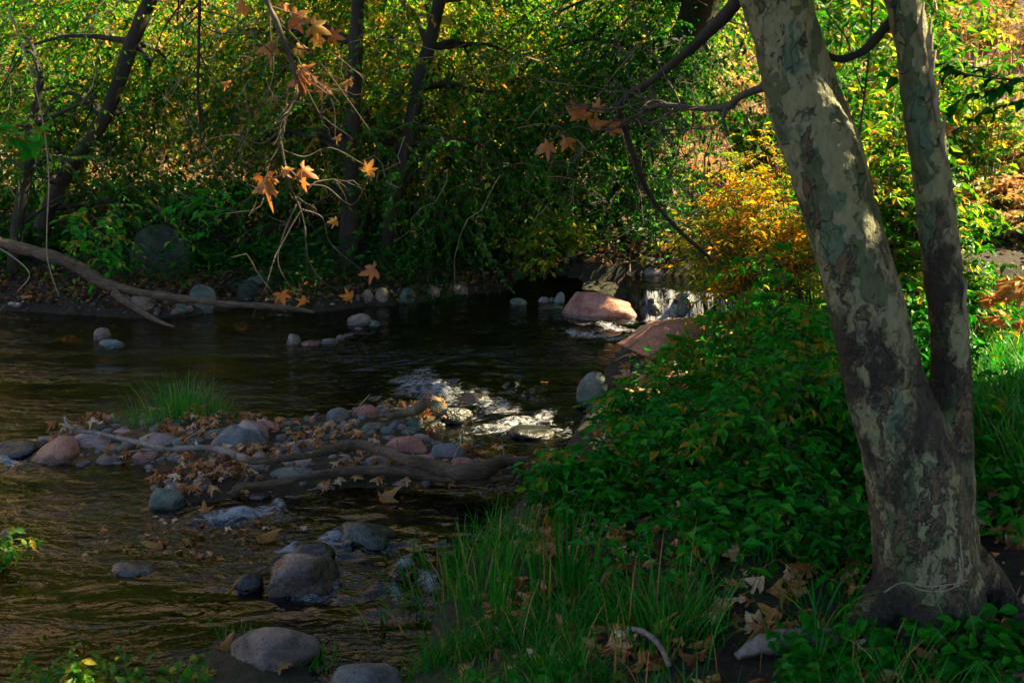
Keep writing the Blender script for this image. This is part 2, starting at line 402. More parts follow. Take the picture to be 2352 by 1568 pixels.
ROCK = {
 'grey': rock_mat('grey_river_stone', (.16, .145, .13), (.24, .21, .20)),
 'mauve': rock_mat('mauve_river_stone', (.27, .20, .19), (.40, .27, .22)),
 'pink': rock_mat('pink_sandstone', (.40, .16, .12), (.50, .24, .18)),
 'orange': rock_mat('orange_sandstone', (.40, .17, .10), (.46, .22, .14)),
 'blue': rock_mat('blue_grey_stone', (.12, .145, .145), (.21, .19, .18)),
 'green': rock_mat('green_grey_stone', (.10, .13, .10), (.17, .18, .15)),
 'brown': rock_mat('brown_stone', (.18, .125, .095), (.29, .20, .16)),
 'wet': rock_mat('wet_black_stone', (.03, .035, .035), (.06, .06, .05), .6),
 'dark': rock_mat('mossy_dark_stone', (.022, .035, .02), (.05, .06, .035)),
 'creek': rock_mat('creek_stone', (.25, .165, .13), (.38, .27, .22), .09),  # band raised so sides look shaded below a sky-lit top
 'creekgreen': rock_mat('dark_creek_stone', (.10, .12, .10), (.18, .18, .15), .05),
 'teal': rock_mat('teal_stone', (.09, .15, .13), (.16, .20, .18)),
}

def ground_mat():
    m, nt, out = mat('forest_ground'); q = NT(nt); g = q.n("NewGeometry"); pos = g.outputs["Position"]
    A = lambda s: q.n("Attribute", attribute_name=s).outputs["Fac"]
    bed, hill = A("bed"), A("hill")
    n1 = q.noise(pos, 3, 5, .6); n2 = q.noise(pos, 22, 5, .65); n3 = q.noise(pos, 90, 3)
    soil = q.ramp(n2, [(.3, (.007, .005, .003)), (.5, (.02, .013, .006)), (.7, (.05, .03, .012))])  # soil tone lowered in place of cast shade on the far bank
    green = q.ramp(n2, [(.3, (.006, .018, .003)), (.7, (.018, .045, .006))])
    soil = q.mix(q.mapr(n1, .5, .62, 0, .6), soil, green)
    vo = q.n("TexVoronoi"); vo.inputs["Scale"].default_value = 11; q.l(q.mp(pos, (1, 1, 1)), vo.inputs["Vector"])
    cob = q.mix(.5, vo.outputs["Color"], (.5, .45, .35)); vd = vo.outputs["Distance"]
    bcol = q.ramp(n1, [(.3, (.03, .02, .004)), (.5, (.13, .065, .011)), (.68, (.34, .15, .028))])
    sx = q.n('SeparateXYZ'); q.l(pos, sx.inputs[0])
    big = q.noise(pos, .8, 2, .5); bcol = q.mix(q.mapr(big, .42, .6, .75, 0), bcol, (.018, .016, .006))
    bcol = q.mix(q.mapr(sx.outputs[0], -2.4, -.9, 0, .85), bcol, q.ramp(n2, [(.35, (.008, .014, .006)), (.65, (.03, .04, .014))]))
    bcol = q.mix(.75, bcol, q.mix(1.0, bcol, cob, 'MULTIPLY')); bcol = q.mix(q.mapr(vd, .3, .7, 0, .6), bcol, (.03, .024, .01))
    bcol = q.mix(q.mapr(n2, .45, .7, 0, .5), bcol, (.04, .05, .015))
    hcol = q.ramp(n2, [(.25, (.12, .08, .04)), (.5, (.36, .25, .14)), (.75, (.50, .37, .24))])
    hcol = q.mix(q.mapr(n1, .5, .65, 0, .5), hcol, (.14, .12, .03))
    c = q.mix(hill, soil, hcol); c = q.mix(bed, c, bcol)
    p = q.n("BsdfPrincipled"); p.inputs["Roughness"].default_value = .9; q.l(c, p.inputs["Base Color"])
    h = q.math('ADD', n2, q.math('MULTIPLY', n3, .4)); h = q.math('SUBTRACT', h, q.math('MULTIPLY', vd, bed))
    q.l(q.bump(h, .8, .05), p.inputs["Normal"]); q.l(p.outputs[0], out.inputs[0]); return m
M['ground'] = ground_mat()

def water_mat():
    m, nt, out = mat('clear_creek_water'); q = NT(nt); g = q.n("NewGeometry"); pos = g.outputs["Position"]
    fo = q.n("Attribute", attribute_name="foam").outputs["Fac"]; fa = q.n("Attribute", attribute_name="fall").outputs["Fac"]
    dep = q.n("Attribute", attribute_name="deep").outputs["Fac"]
    a = q.noise(q.mp(pos, (1.0, 1.9, 1), (0, 0, -.25)), 2.4, 3, .55, 1.5)
    b = q.noise(q.mp(pos, (1.0, 1.8, 1), (0, 0, .2)), 8, 3, .6, 1.0)
    d = q.noise(pos, 30, 3, .6, .5)
    h = q.math('ADD', q.math('MULTIPLY', a, 1.0), q.math('MULTIPLY', b, .42)); h = q.math('ADD', h, q.math('MULTIPLY', d, .10))
    calm = q.noise(q.mp(pos, (1, 1.6, 1)), .55, 2, .5)
    h = q.math('MULTIPLY', h, q.mapr(calm, .38, .62, .35, 1.25))
    nb = q.bump(h, .6, .05)
    fr = q.n("Fresnel"); fr.inputs[0].default_value = 1.36; q.l(nb, fr.inputs["Normal"])
    gl = q.n("BsdfGlossy"); gl.inputs["Roughness"].default_value = .045; q.l(nb, gl.inputs["Normal"]); gl.inputs[0].default_value = (.92, .92, .90, 1)
    tr = q.n("BsdfTransparent"); q.l(q.mix(dep, (.78, .60, .26), (.08, .15, .08)), tr.inputs[0])
    w = q.n("MixShader"); q.l(fr.outputs[0], w.inputs[0]); q.l(tr.outputs[0], w.inputs[1]); q.l(gl.outputs[0], w.inputs[2])
    # foam: broken-up white water
    f1 = q.noise(q.mp(pos, (1, 1.5, 1), (0, 0, -.2)), 11, 8, .74, .9); f2 = q.noise(pos, 60, 6, .75, .4)
    ff = q.math('ADD', q.math('MULTIPLY', f1, .75), q.math('MULTIPLY', f2, .35))
    thr = q.math('SUBTRACT', .73, q.math('MULTIPLY', fo, .255))
    fm = q.mapr(q.math('SUBTRACT', ff, thr), -.03, .18)
    s = q.noise(q.mp(pos, (26, 2, 2)), 1.0, 5, .65, .5); sm = q.math('MULTIPLY', q.mapr(s, .46, .66, 0, .9), fa)
    fm = q.math('MAXIMUM', q.math('MULTIPLY', fm, q.mapr(fo, .01, .08)), sm)
    df = q.n("BsdfPrincipled"); df.inputs["Base Color"].default_value = (.62, .64, .72, 1); df.inputs["Roughness"].default_value = .5; df.inputs["Specular IOR Level"].default_value = .3
    q.l(q.bump(ff, 1.0, .10), df.inputs["Normal"])
    mx = q.n("MixShader"); q.l(fm, mx.inputs[0]); q.l(w.outputs[0], mx.inputs[1]); q.l(df.outputs[0], mx.inputs[2])
    q.l(mx.outputs[0], out.inputs[0]); return m
M['water'] = water_mat()

# ------------------------------------------------------------------ terrain
def sdist(x, y, poly):
    """signed distance to polygon, positive inside"""
    poly = np.asarray(poly, float)[:, :2]; d2 = np.full(x.shape, 1e18); inside = np.zeros(x.shape, bool)
    n = len(poly)
    for i in range(n):
        ax, ay = poly[i]; bx, by = poly[(i + 1) % n]
        ex, ey = bx - ax, by - ay; wx, wy = x - ax, y - ay
        t = np.clip((wx * ex + wy * ey) / (ex * ex + ey * ey + 1e-12), 0, 1)
        d2 = np.minimum(d2, (wx - ex * t) ** 2 + (wy - ey * t) ** 2)
        c = ((ay > y) != (by > y)) & (x < (bx - ax) * (y - ay) / (by - ay + 1e-15) + ax)
        inside ^= c
    return np.sqrt(d2) * np.where(inside, 1, -1)
RIV = [(-9, 3.3), (-2.2, 3.9)] + [tuple(gp(*p)[:2]) for p in
      [(520, 1640), (800, 1700), (930, 1590), (975, 1490), (1015, 1400), (1065, 1300), (1150, 1210), (1230, 1130), (1300, 1040), (1345, 960),
       (1370, 890), (1400, 840), (1440, 790), (1560, 765)]] + \
      [(2.35, 11.7), (3.0, 11.2), (4.6, 10.7), (8, 10.4), (16, 10.8), (16, 15.5), (8, 14.3), (5, 13.7), (3, 13.8), (2.0, 13.95), (1.0, 14.2), (0.2, 14.7)] + \
      [tuple(gp(*p)[:2]) for p in [(1180, 668), (1060, 682), (960, 700), (850, 702), (740, 716), (640, 712), (560, 702), (480, 716), (400, 728), (300, 728), (200, 722), (100, 715), (0, 712)]] + [(-10, 13), (-16, 12), (-16, 3.6)]
BAR = [gp(*p) for p in [(60, 1052), (130, 985), (230, 966), (330, 956), (470, 955), (560, 962), (650, 965), (760, 950), (840, 935), (930, 930), (1000, 925), (1050, 950),
      (1000, 985), (1030, 1030), (1110, 1045), (1190, 1060), (1180, 1090), (1100, 1110), (900, 1115), (760, 1120), (650, 1135), (560, 1140), (420, 1150), (350, 1130), (380, 1085), (300, 1062), (180, 1062)]]
BAR2 = [gp(*p) for p in [(440, 1530), (500, 1455), (560, 1440), (700, 1470), (730, 1530), (700, 1600), (560, 1640), (430, 1620)]]
def H(x, y):
    x = np.asarray(x, float); y = np.asarray(y, float)
    d = -sdist(x, y, RIV)                          # + on land
    nz = fbm(x * .9, y * .9, 0, 3, 4); nf = fbm(x * 5, y * 5, 0, 9, 3)
    up = sstep(0, 1, (y - 12.4) * 1.2) * sstep(-.2, .6, x) + sstep(2.2, 2.8, x) * (y > 9)
    up = np.clip(up, 0, 1)
    near = .05 + .50 * (1 - np.exp(-np.maximum(d, 0) / .9)) + .10 * nz * sstep(0, 1.5, d)
    far = .05 + .30 * (1 - np.exp(-np.maximum(d, 0) / .5)) + .45 * sstep(.8, 3.5, d) + .15 * nz * sstep(0, 2, d)
    yy = y + .35 * np.abs(x - 1)
    hill = np.maximum(0, yy - 22); far = far + .36 * hill + .0035 * hill ** 2 + 14 * sstep(20, 42, hill) + .9 * nz * sstep(0, 12, hill)
    rb = sstep(6, 14, x) * .20 * np.maximum(0, x - 6) * sstep(15, 17, y)
    land = np.where(y + .0 * x > 12.6 - .0 * x, far + rb + .28 * up, near + .05 * up - .16 * sstep(3.2, 4.2, x) * (y > 8.5))
    bed = -.07 - .32 * (1 - np.exp(np.minimum(d, 0) / 1.1)) + .05 * nf
    deep = np.exp(-(((x + .3) / 1.9) ** 2 + ((y - 11.2) / 1.6) ** 2))
    bed = bed - .45 * deep + .26 * up
    z = np.where(d > 0, land + .025 * nf, bed)
    for P_, hh in ((BAR, .085), (BAR2, .05)):
        b = sdist(x, y, P_)
        z = np.maximum(z, np.where(b > -.5, hh * (1 - np.exp(-np.maximum(b, 0) / .16)) + np.minimum(b, 0) * .55 + .02 * nf - .012, -9))
    return z
def Lw(x, y):
    yd = 12.62 + .65 * sstep(1.52, 1.44, x) + np.maximum(0, .3 - x) * 3 - np.maximum(0, x - 2.35) * 3 + .10 * fbm(x * 5, y * 0, 0, 4, 2)
    return .28 * sstep(0, 1, (y - yd + .16) / (.26 + 1.7 * sstep(1.5, 1.36, x)))
def hit(px, py, lift=0.0):
    """where the sight line through a picture point meets ground or water"""
    d = ray(px, py)
    ts = np.concatenate([np.linspace(2, 16, 700), np.linspace(16, 70, 500)])
    X = CAM[0] + d[0] * ts; Y = CAM[1] + d[1] * ts; Z = CAM[2] + d[2] * ts
    g = np.maximum(H(X, Y), Lw(X, Y) - 0 * X) + lift
    i = np.argmax(Z < g)
    if not (Z < g).any(): i = len(ts) - 1
    return np.array([X[i], Y[i], g[i]])
def gz(x, y):
    return H(np.atleast_1d(np.asarray(x, float)), np.atleast_1d(np.asarray(y, float)))

def graded(a, b, n, c, k):
    """n samples a..b, denser around c"""
    u = np.linspace(np.arcsinh((a - c) / k), np.arcsinh((b - c) / k), n); return c + k * np.sinh(u)
gx = graded(-70, 70, 460, 0, 5); gy = graded(-14, 120, 520, 9, 6)
GX, GY = np.meshgrid(gx, gy); GZ = H(GX, GY)
def grid_faces(ny, nx):
    i = np.arange(ny - 1)[:, None] * nx + np.arange(nx - 1)[None]
    return np.stack([i, i + 1, i + nx + 1, i + nx], -1).reshape(-1, 4)
ground = build('ground', [(np.stack([GX, GY, GZ], -1).reshape(-1, 3), grid_faces(*GX.shape))], M['ground'])
tag(ground, kind='structure')
dd = sdist(GX, GY, RIV)
attr(ground, 'bed', (sstep(-.05, .15, dd)).ravel())
attr(ground, 'hill', (sstep(18, 23, GY + .35 * np.abs(GX - 1) + 2 * fbm(GX * .3, GY * .3, 0, 6, 3))).ravel())

# ------------------------------------------------------------------ water
wx = np.linspace(-10, 10, 680); wy = np.geomspace(3.0, 15.6, 560)
WX, WY = np.meshgrid(wx, wy)
PX, PY = to_px(WX, WY, np.zeros_like(WX))
FO = np.zeros_like(WX)
for (cx, cy, rx, ry, ang, s) in [
    (985, 893, 95, 34, 12, 1.0), (960, 870, 60, 22, -25, .85), (890, 915, 60, 20, -8, .55), (1140, 930, 85, 20, 12, .85), (1215, 905, 70, 22, 22, .6),
    (1180, 978, 115, 16, -6, 1.0), (1250, 958, 45, 20, -35, .9), (1090, 905, 60, 14, 5, .6), (1320, 990, 85, 16, 8, .75), (1330, 1000, 60, 14, 0, .7),
    (1350, 768, 85, 9, 6, 1.0), (1420, 752, 70, 7, 12, 1.0), (1330, 742, 50, 4, 6, .7), (1400, 776, 60, 8, 0, .9), (1440, 740, 50, 6, 0, .6),
    (1540, 729, 75, 8, 0, 1.0), (545, 1182, 85, 10, -8, 1.22), (640, 1163, 14, 14, 0, 1.09), (480, 1188, 50, 8, 0, 0.90), (760, 1236, 40, 18, -35, 1.09), (668, 1262, 36, 10, -10, 1.15),
    (932, 1298, 20, 22, 20, 1.2), (985, 1330, 28, 13, 25, 1.15), (908, 1356, 12, 16, 0, 1.09), (22, 1054, 45, 12, 0, 1.28), (60, 1005, 22, 12, 0, .6), (1275, 1165, 30, 8, 0, .8), (1210, 1150, 30, 10, 0, .6),
    (700, 1362, 75, 9, 6, .95), (800, 1255, 90, 8, 4, .8), (880, 1248, 40, 12, 30, .9), (765, 1340, 14, 26, 20, .9), (560, 1352, 40, 8, 0, .45), (830, 1340, 60, 30, 20, .36), (930, 1345, 120, 40, -10, .30), (1010, 1250, 120, 40, 0, .33),
    (2300, 738, 110, 34, 0, .9), (2200, 745, 60, 14, 0, .7), (640, 722, 60, 7, -6, .5), (900, 800, 160, 50, 0, .33), (1100, 830, 180, 40, 0, .30), (1150, 760, 160, 25, 0, .30), (1075, 960, 60, 12, 0, .5)]:
    a = R(ang); dx = PX - cx; dy = PY - cy; rx *= 1.12 if cy < 1100 else 1.45; ry *= 1.2 if cy < 1100 else 1.6
    u = (dx * math.cos(a) + dy * math.sin(a)) / rx; v = (-dx * math.sin(a) + dy * math.cos(a)) / ry
    FO = np.maximum(FO, s * np.exp(-(u * u + v * v) ** 1.2 * 1.1))
FO[PY > 2200] = 0
amp = .006 + .012 * sstep(0.0, .3, FO)
WZ = Lw(WX, WY)
LV_ = np.abs(Lw(WX, WY + .02) - WZ) / .02
WZ = WZ + amp * fbm(WX * 2.4, WY * 5.0, 0, 21, 4) * 1.5 + (.016 * np.exp(-((PX - 900) / 280) ** 2 - ((PY - 1290) / 110) ** 2) + .012 * np.exp(-((PX - 1120) / 260) ** 2 - ((PY - 900) / 90) ** 2)) * fbm(WX * 4.5, WY * 7, 0, 61, 4) * 2 + .06 * FO * (fbm(WX * 8, WY * 9, 0, 31, 4) + .15) - .01
# the step where water tumbles into the rapid behind the bar
WZ += .03 * np.exp(-((PX - 1060) / 190) ** 2) * sstep(960, 880, PY) * sstep(600, 700, PY)
wt = build('water', [(np.stack([WX, WY, WZ], -1).reshape(-1, 3), grid_faces(*WX.shape))], M['water'])
tag(wt, kind='structure')
attr(wt, 'foam', FO.ravel()); fall = sstep(.15, .8, LV_) * (WX > 1.4); attr(wt, 'fall', fall.ravel())
attr(wt, 'deep', (np.exp(-(((WX + .3) / 2.4) ** 2 + ((WY - 11.4) / 2.3) ** 2) ** 2 * .8) * .9 + .62 * sstep(-2.4, -1.1, WX) + .3 * np.exp(-(((WX - .0) / 1.6) ** 2 + ((WY - 5.3) / .55) ** 2))).clip(0, 1).ravel())

# ------------------------------------------------------------------ stones
def ico(sub):
    import bmesh
    bm = bmesh.new(); bmesh.ops.create_icosphere(bm, subdivisions=sub, radius=1)
    V = np.array([v.co[:] for v in bm.verts]); F = np.array([[v.index for v in f.verts] for f in bm.faces]); bm.free(); return V, F
ICO = {s: ico(s) for s in (3, 4, 5)}
def rock(cx, by, w, h, colr, label, cat='rock', name='river_rock', ang=.3, tilt=0, prof=None, p=2.4, group=None, depth=.8, sub=None, seed=None, pos=None, lump=1.0, top=None):
    P = hit(cx, by) if pos is None else np.array(pos, float)
    s = mpp(P); W = w * s; hh = h * s
    a = math.atan2(CAM[2] - P[2], P[1]); sa, ca = math.sin(a), math.cos(a)
    D = min(depth * W, 1.5 * hh / sa * .55)
    t = hh - D / 2 * sa; Z = math.sqrt(max(t * t - (D / 2 * sa) ** 2, (hh * .35) ** 2)) / ca
    V, F = ICO[sub or (4 if w > 40 else 3)]
    seed = seed if seed is not None else (cx * 1.37 + by * .61)
    rg = np.random.default_rng(int(seed * 10))
    V = V.copy()
    V = np.sign(V) * np.abs(V) ** (2 / p); V /= (np.sum(np.abs(V) ** p, 1) ** (1 / p))[:, None]
    for i in range(int(3 + 7 * ang)):                       # flattened facets
        n = norm(rg.normal(0, 1, 3) * [1, 1, .8] + [0, 0, .2]); c = rg.uniform(.62, .92) if ang > .4 else rg.uniform(.78, .97)
        e = V @ n - c; V -= np.where(e > 0, e * (.55 + .4 * ang), 0)[:, None] * n
    q = V + rg.uniform(0, 50)
    V *= (1 + lump * .16 * fbm(q[:, 0] * 1.1, q[:, 1] * 1.1, q[:, 2] * 1.1, 2, 2) + lump * .035 * fbm(q[:, 0] * 5, q[:, 1] * 5, q[:, 2] * 5, 3, 3))[:, None]
    if prof: V[:, 2] *= np.interp(V[:, 0], [a_ for a_, _ in prof], [b_ for _, b_ in prof])
    V *= [W / 2, D / 2, Z]; V[:, 2] = np.where(V[:, 2] < 0, V[:, 2] * .7, V[:, 2])
    if top: V[:, 2] += top * V[:, 0]
    az = rg.uniform(-.35, .35); c_, s_ = math.cos(az), math.sin(az); V[:, :2] = V[:, :2] @ np.array([[c_, s_], [-s_, c_]])
    if tilt:
        t_ = R(tilt); c_, s_ = math.cos(t_), math.sin(t_)
        V = np.stack([V[:, 0] * c_ + V[:, 2] * s_, V[:, 1], -V[:, 0] * s_ + V[:, 2] * c_], -1)
    o = build(name, [(V, F)], ROCK[colr]); o.location = (P[0], P[1] + D / 2, P[2] - .012 - .04 * Z)
    tag(o, label, cat, group); return o
BG = 'stones of the gravel bar'; FG = 'stones along the far bank'; CG = 'rocks standing in the creek'; UG = 'stones on the slope by the dark tree'
SG = 'small stones of the gravel bar'
for a in [
 (105,1064,134,66,'orange','orange-pink slab boulder at the left tip of the gravel bar',BG,.7,-10),
 (198,1030,92,42,'mauve','broad grey-mauve stone under the thin end of the pale stick',BG,.3,0),
 (180,985,26,14,'grey','small grey stone just behind the fork of the pale stick',SG,.2,0),
 (225,986,28,15,'blue','bluish cobble at the water edge behind the pale stick',SG,.2,0),
 (245,993,30,14,'grey','grey cobble touching the pinkish one behind the pale stick',SG,.2,0),
 (275,995,44,15,'pink','small pinkish stone behind the middle of the pale stick',SG,.3,0),
 (263,982,26,12,'green','little dull green stone behind the small pinkish one',SG,.2,0),
 (362,987,46,17,'green','dark green-grey stone half hidden by the island grass',SG,.2,0),
 (258,1037,48,22,'green','dark oval stone beside orange leaves below the pale stick',BG,.2,0),
 (290,1032,36,24,'grey','round grey stone leaning on the dark oval one',BG,.2,0),
 (352,1030,98,38,'mauve','large smooth grey-purple stone behind the bend of the pale stick',BG,.2,6),
 (328,1063,68,36,'pink','pale pink stone at the water below the pale stick',BG,.3,0),
 (244,1064,68,26,'mauve','low flat mauve stone dipping into the brown water',BG,.3,0),
 (412,1061,68,28,'grey','grey stone under the thick part of the pale stick',BG,.3,0),
 (427,1026,76,28,'green','dark green stone with dry twigs lying on it',BG,.2,0),
 (358,1124,32,18,'teal','small teal stone at the edge of the leaf pile',SG,.4,0),
 (400,1136,54,36,'blue','blue-grey stone with a thin forked twig on it',BG,.5,0),
 (374,1168,88,52,'green','dark rounded stone lowest in the water below the leaf pile',BG,.3,8),
 (462,1122,44,36,'brown','rough brown stone among the leaves',BG,.5,0),
 (566,1024,86,70,'mauve','tall purple-grey boulder behind the blue-green one',BG,.3,8),
 (535,1040,144,68,'blue','largest blue-green boulder with a peaked top on the gravel bar',BG,.75,4),
 (604,994,68,32,'pink','long pink stone right of the purple boulder',BG,.3,12),
 (493,1008,64,26,'green','dull green stone left of the blue-green boulder',BG,.3,0),
 (522,1042,62,19,'mauve','low mauve stone in front of the blue-green boulder',BG,.3,0),
 (592,1080,52,44,'mauve','purple stone with blue underside below the log joint',BG,.4,0),
 (702,1036,86,32,'grey','smooth lavender-grey stone behind the long log',BG,.2,0),
 (744,1009,50,15,'green','flat dark green stone behind the lavender-grey one',SG,.2,0),
 (765,1006,26,24,'teal','upright little teal stone right of the flat green one',SG,.2,0),
 (790,1024,66,18,'blue','blue-grey stone just above the hump of the log',BG,.2,0),
 (681,1072,100,29,'mauve','flat mauve stone beneath the long log',BG,.6,4),
 (664,1100,122,31,'green','large oval green-grey stone between the two logs',BG,.15,0),
 (591,1145,48,19,'brown','half-sunk brown stone below the lower log',BG,.4,0),
 (772,967,54,36,'blue','dark wet stone at the back edge of the bar',BG,.5,0),
 (838,959,58,32,'pink','rounded pink stone at the back edge of the bar',BG,.2,-8),
 (755,979,28,13,'mauve','small mauve stone left of the leaf clump',SG,.4,0),
 (787,988,38,18,'mauve','mauve stone between the dark wet stone and the pebbles',SG,.4,0),
 (810,974,32,16,'mauve','small angular mauve stone below the round pink one',SG,.5,0),
 (682,988,26,15,'green','small grey-green stone under dark leaf litter',SG,.5,0),
 (656,1011,34,10,'brown','thin brown sliver of stone in the puddle',SG,.4,0),
 (830,964,20,12,'teal','tiny teal pebble under the round pink stone',SG,.2,0),
 (842,996,34,22,'green','lichen-speckled round stone amid orange leaves',SG,.2,0),
 (860,985,52,20,'brown','brown-mauve stone behind the speckled one',SG,.5,0),
 (889,998,38,22,'blue','blue-grey pebble in the middle of the cobble heap',SG,.2,0),
 (905,986,32,20,'blue','second blue-grey pebble nearest the brown log stump',SG,.2,0),
 (952,981,38,23,'teal','round teal stone below the dark wet rocks',SG,.2,0),
 (946,989,30,14,'teal','smaller teal stone in front of the round teal one',SG,.2,0),
 (936,999,38,17,'green','oval green stone lowest of the teal pair',SG,.2,0),
 (895,1010,28,14,'mauve','little mauve pebble behind the banded pink stone',SG,.2,0),
 (926,1041,102,43,'pink','banded pink stone with grey base in the right part of the bar',BG,.5,0),
 (967,1012,52,20,'mauve','purple-grey flat stone behind the banded pink one',BG,.3,0),
 (1028,1053,88,52,'blue','angular blue-grey stone at the right of the bar',BG,.8,0),
 (1074,1038,30,21,'mauve','dark pink stone right of the angular blue-grey one',SG,.4,0),
 (968,1064,100,24,'pink','bright pink slab lying along the log',BG,.4,4),
 (1059,1075,56,26,'pink','smooth pink-mauve oval stone against the log',BG,.1,0),
 (1086,1067,34,16,'brown','dull brown stone peeking behind the pink-mauve oval',SG,.3,0),
 (862,1078,98,40,'grey','wide grey stone in the gap between the logs',BG,.6,0)]:
    rock(a[0], a[1], a[2], a[3], a[4], a[5], group=a[6], ang=a[7], tilt=a[8], name='gravel_bar_stone', cat='stone')
for a in [
 (1002,959,60,40,'dark','dark mossy rock behind the brown log stump',.4,0),
 (1046,970,84,46,'wet','black wet rock sloping into the rapid',.7,16),
 (998,978,36,17,'dark','small dark rock at the foot of the black wet rock',.3,0),
 (1085,928,86,30,'wet','black rock jutting into the white rapid',.6,-14),
 (1226,1008,112,36,'wet','long smooth black rock below the lower band of rapid',.3,6),
 (1372,914,96,66,'green','round dark boulder half under the green bush',.2,0),
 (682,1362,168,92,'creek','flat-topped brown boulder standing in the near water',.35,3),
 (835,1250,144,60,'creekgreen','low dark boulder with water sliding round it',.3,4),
 (710,1292,96,50,'wet','black wet stone behind the flat-topped boulder',.5,0),
 (298,1320,100,33,'grey','flat grey stone alone in the brown water',.2,6),
 (565,1354,70,42,'wet','small dark stone left of the flat-topped boulder',.4,0),
 (600,1545,216,112,'brown','big rough brown boulder among leaves at the bottom',.6,-4),
 (832,1625,190,106,'grey','smooth grey boulder cut by the bottom edge of the photo',.2,0),
 (12,1236,44,28,'pink','pink stone at the left edge beside green leaves',.4,0),
 (14,1050,130,44,'wet','black wet boulder at the left edge with a small cascade',.3,0),
 (229,780,42,32,'brown','upright pinkish-brown stone alone in the dark pool',.2,0),
 (250,799,58,23,'teal','teal oval stone in front of the upright one',.2,8),
 (824,749,62,32,'brown','dark brown barrel-shaped rock in the pool',.2,0),
 (859,750,28,16,'grey','small grey rock touching the barrel-shaped one',.3,0),
 (671,792,46,26,'grey','pale pointed grey rock in midstream',.8,6),
 (709,794,52,15,'pink','flat pink ledge beside the pale pointed rock',.6,0),
 (754,791,44,18,'brown','low brown stone in the row right of the pink ledge',.2,0),
 (781,780,22,13,'mauve','small mauve pebble in the midstream row',.2,0),
 (800,773,38,12,'pink','pale pinkish slab at the upper end of the midstream row',.5,0),
 (823,757,18,10,'grey','tiny pale pebble below the barrel-shaped rock',.2,0),
 (1192,703,40,22,'green','oval stone standing apart left of the pink boulder',.2,0),
 (1250,697,32,18,'mauve','mauve-brown stone second from the pink boulder',.2,0),
 (1268,695,16,14,'green','small round stone wedged between two larger ones',.2,0),
 (1285,699,28,30,'teal','upright teal stone leaning on the pink boulder',.5,12),
 (1268,709,54,13,'grey','thin flat grey slab in front of the stone group',.3,0),
 (1314,708,38,14,'green','low grey-green stone at the foot of the pink boulder',.3,0)]:
    rock(a[0], a[1], a[2], a[3], a[4], a[5], group=CG, ang=a[6], tilt=a[7], p=4.2 if 'flat-topped brown' in a[5] else 2.6 if 'flat' in a[5] else 2.3, lump=1.5, sub=5 if a[2] > 90 else None)
rock(1388, 735, 204, 72, 'pink', 'large pink sandstone boulder beside the little waterfall', ang=.9, tilt=0, p=4.5, name='sandstone_boulder', cat='boulder', sub=5, depth=.75, seed=5, lump=.8, prof=[(-1, .25), (-.75, .62), (-.5, .95), (-.1, 1.05), (.3, .92), (.75, .88), (1, .8)])
rock(1540, 812, 250, 88, 'orange', 'sloping orange-pink rock slab rising into the grass below the waterfall', ang=.9, tilt=0, p=4, name='sandstone_slab', cat='boulder', sub=5, depth=.8, seed=8, lump=.8, prof=[(-1, .1), (-.6, .45), (-.1, .85), (.3, 1.1), (1, 1.1)])
rock(1500, 726, 60, 44, 'wet', 'dark wet ledge under the little waterfall', ang=.8, p=3, name='river_rock', depth=.5)
rock(1580, 716, 50, 42, 'wet', 'black rock at the right side of the little waterfall', ang=.7, name='river_rock')
for a in [
 (456,710,62,62,'green','upright rounded grey boulder behind the fallen log',.2,8),
 (558,690,88,46,'dark','long dark green boulder right of the upright grey one',.4,6),
 (590,662,62,34,'green','rounded boulder behind the long dark green one',.3,0),
 (323,726,70,46,'brown','brown boulder between the forks of the fallen log',.3,6),
 (406,724,46,22,'green','mossy oval stone at the water under the fallen log',.2,8),
 (431,717,24,12,'brown','small pale stone at the foot of the upright grey boulder',.2,0),
 (400,727,26,13,'brown','small brown stone in front of the mossy oval one',.2,0),
 (213,705,22,11,'brown','small tan stone on the dark bank under the log',.2,0),
 (844,692,30,28,'brown','pink-edged stone at the water below the big dark trunk',.3,0),
 (875,701,34,32,'brown','taller pink-edged stone, right of its smaller neighbour',.3,10),
 (936,690,48,32,'green','green-grey boulder tucked in bank grass',.3,0),
 (928,697,30,20,'green','round stone at the foot of the green-grey boulder',.2,0),
 (984,677,48,26,'brown','humped brown stone with grass over its side',.3,8),
 (1044,671,74,23,'brown','long low stone at the right end of the far bank gravel',.3,4),
 (1203,640,56,42,'dark','round green-black boulder under the yellow-green bush',.2,0),
 (1510,630,62,21,'grey','flat grey stone at the edge of the calm upper pool',.3,0),
 (1492,610,34,22,'dark','dark stone stacked behind the flat grey one',.2,0),
 (1518,608,24,19,'green','small green stone beside the stacked dark one',.2,0),
 (355,622,150,112,'dark','huge dark mossy boulder in the shade of the far bank',.4,0),
 (100,362,74,30,'grey','grey boulder seen through leaves high at the left',.4,0),
 (140,378,50,24,'grey','smaller grey boulder below the high left one',.4,0),
 (940,456,34,24,'pink','pink stone beside the leaning mossy trunk',.5,0)]:
    rock(a[0], a[1], a[2], a[3], a[4], a[5], group=FG, ang=a[6], tilt=a[7])
for a in [
 (1500,492,46,30,'grey','round grey stone on the slope right of the dark tree',.2,0),
 (1478,480,26,22,'dark','dark stone left of the round grey slope stone',.3,0),
 (1512,452,34,24,'green','green-grey stone higher on the slope',.3,0),
 (1540,458,34,24,'pink','reddish stone near the top of the slope',.4,0),
 (1474,514,40,20,'dark','low dark slab at the foot of the slope',.4,0),
 (1560,430,60,30,'grey','large grey stone half behind the golden bush',.4,0),
 (1545,520,40,22,'dark','dark stone under the golden bush on the slope',.4,0)]:
    rock(a[0], a[1], a[2], a[3], a[4], a[5], group=UG, ang=a[6], tilt=a[7])

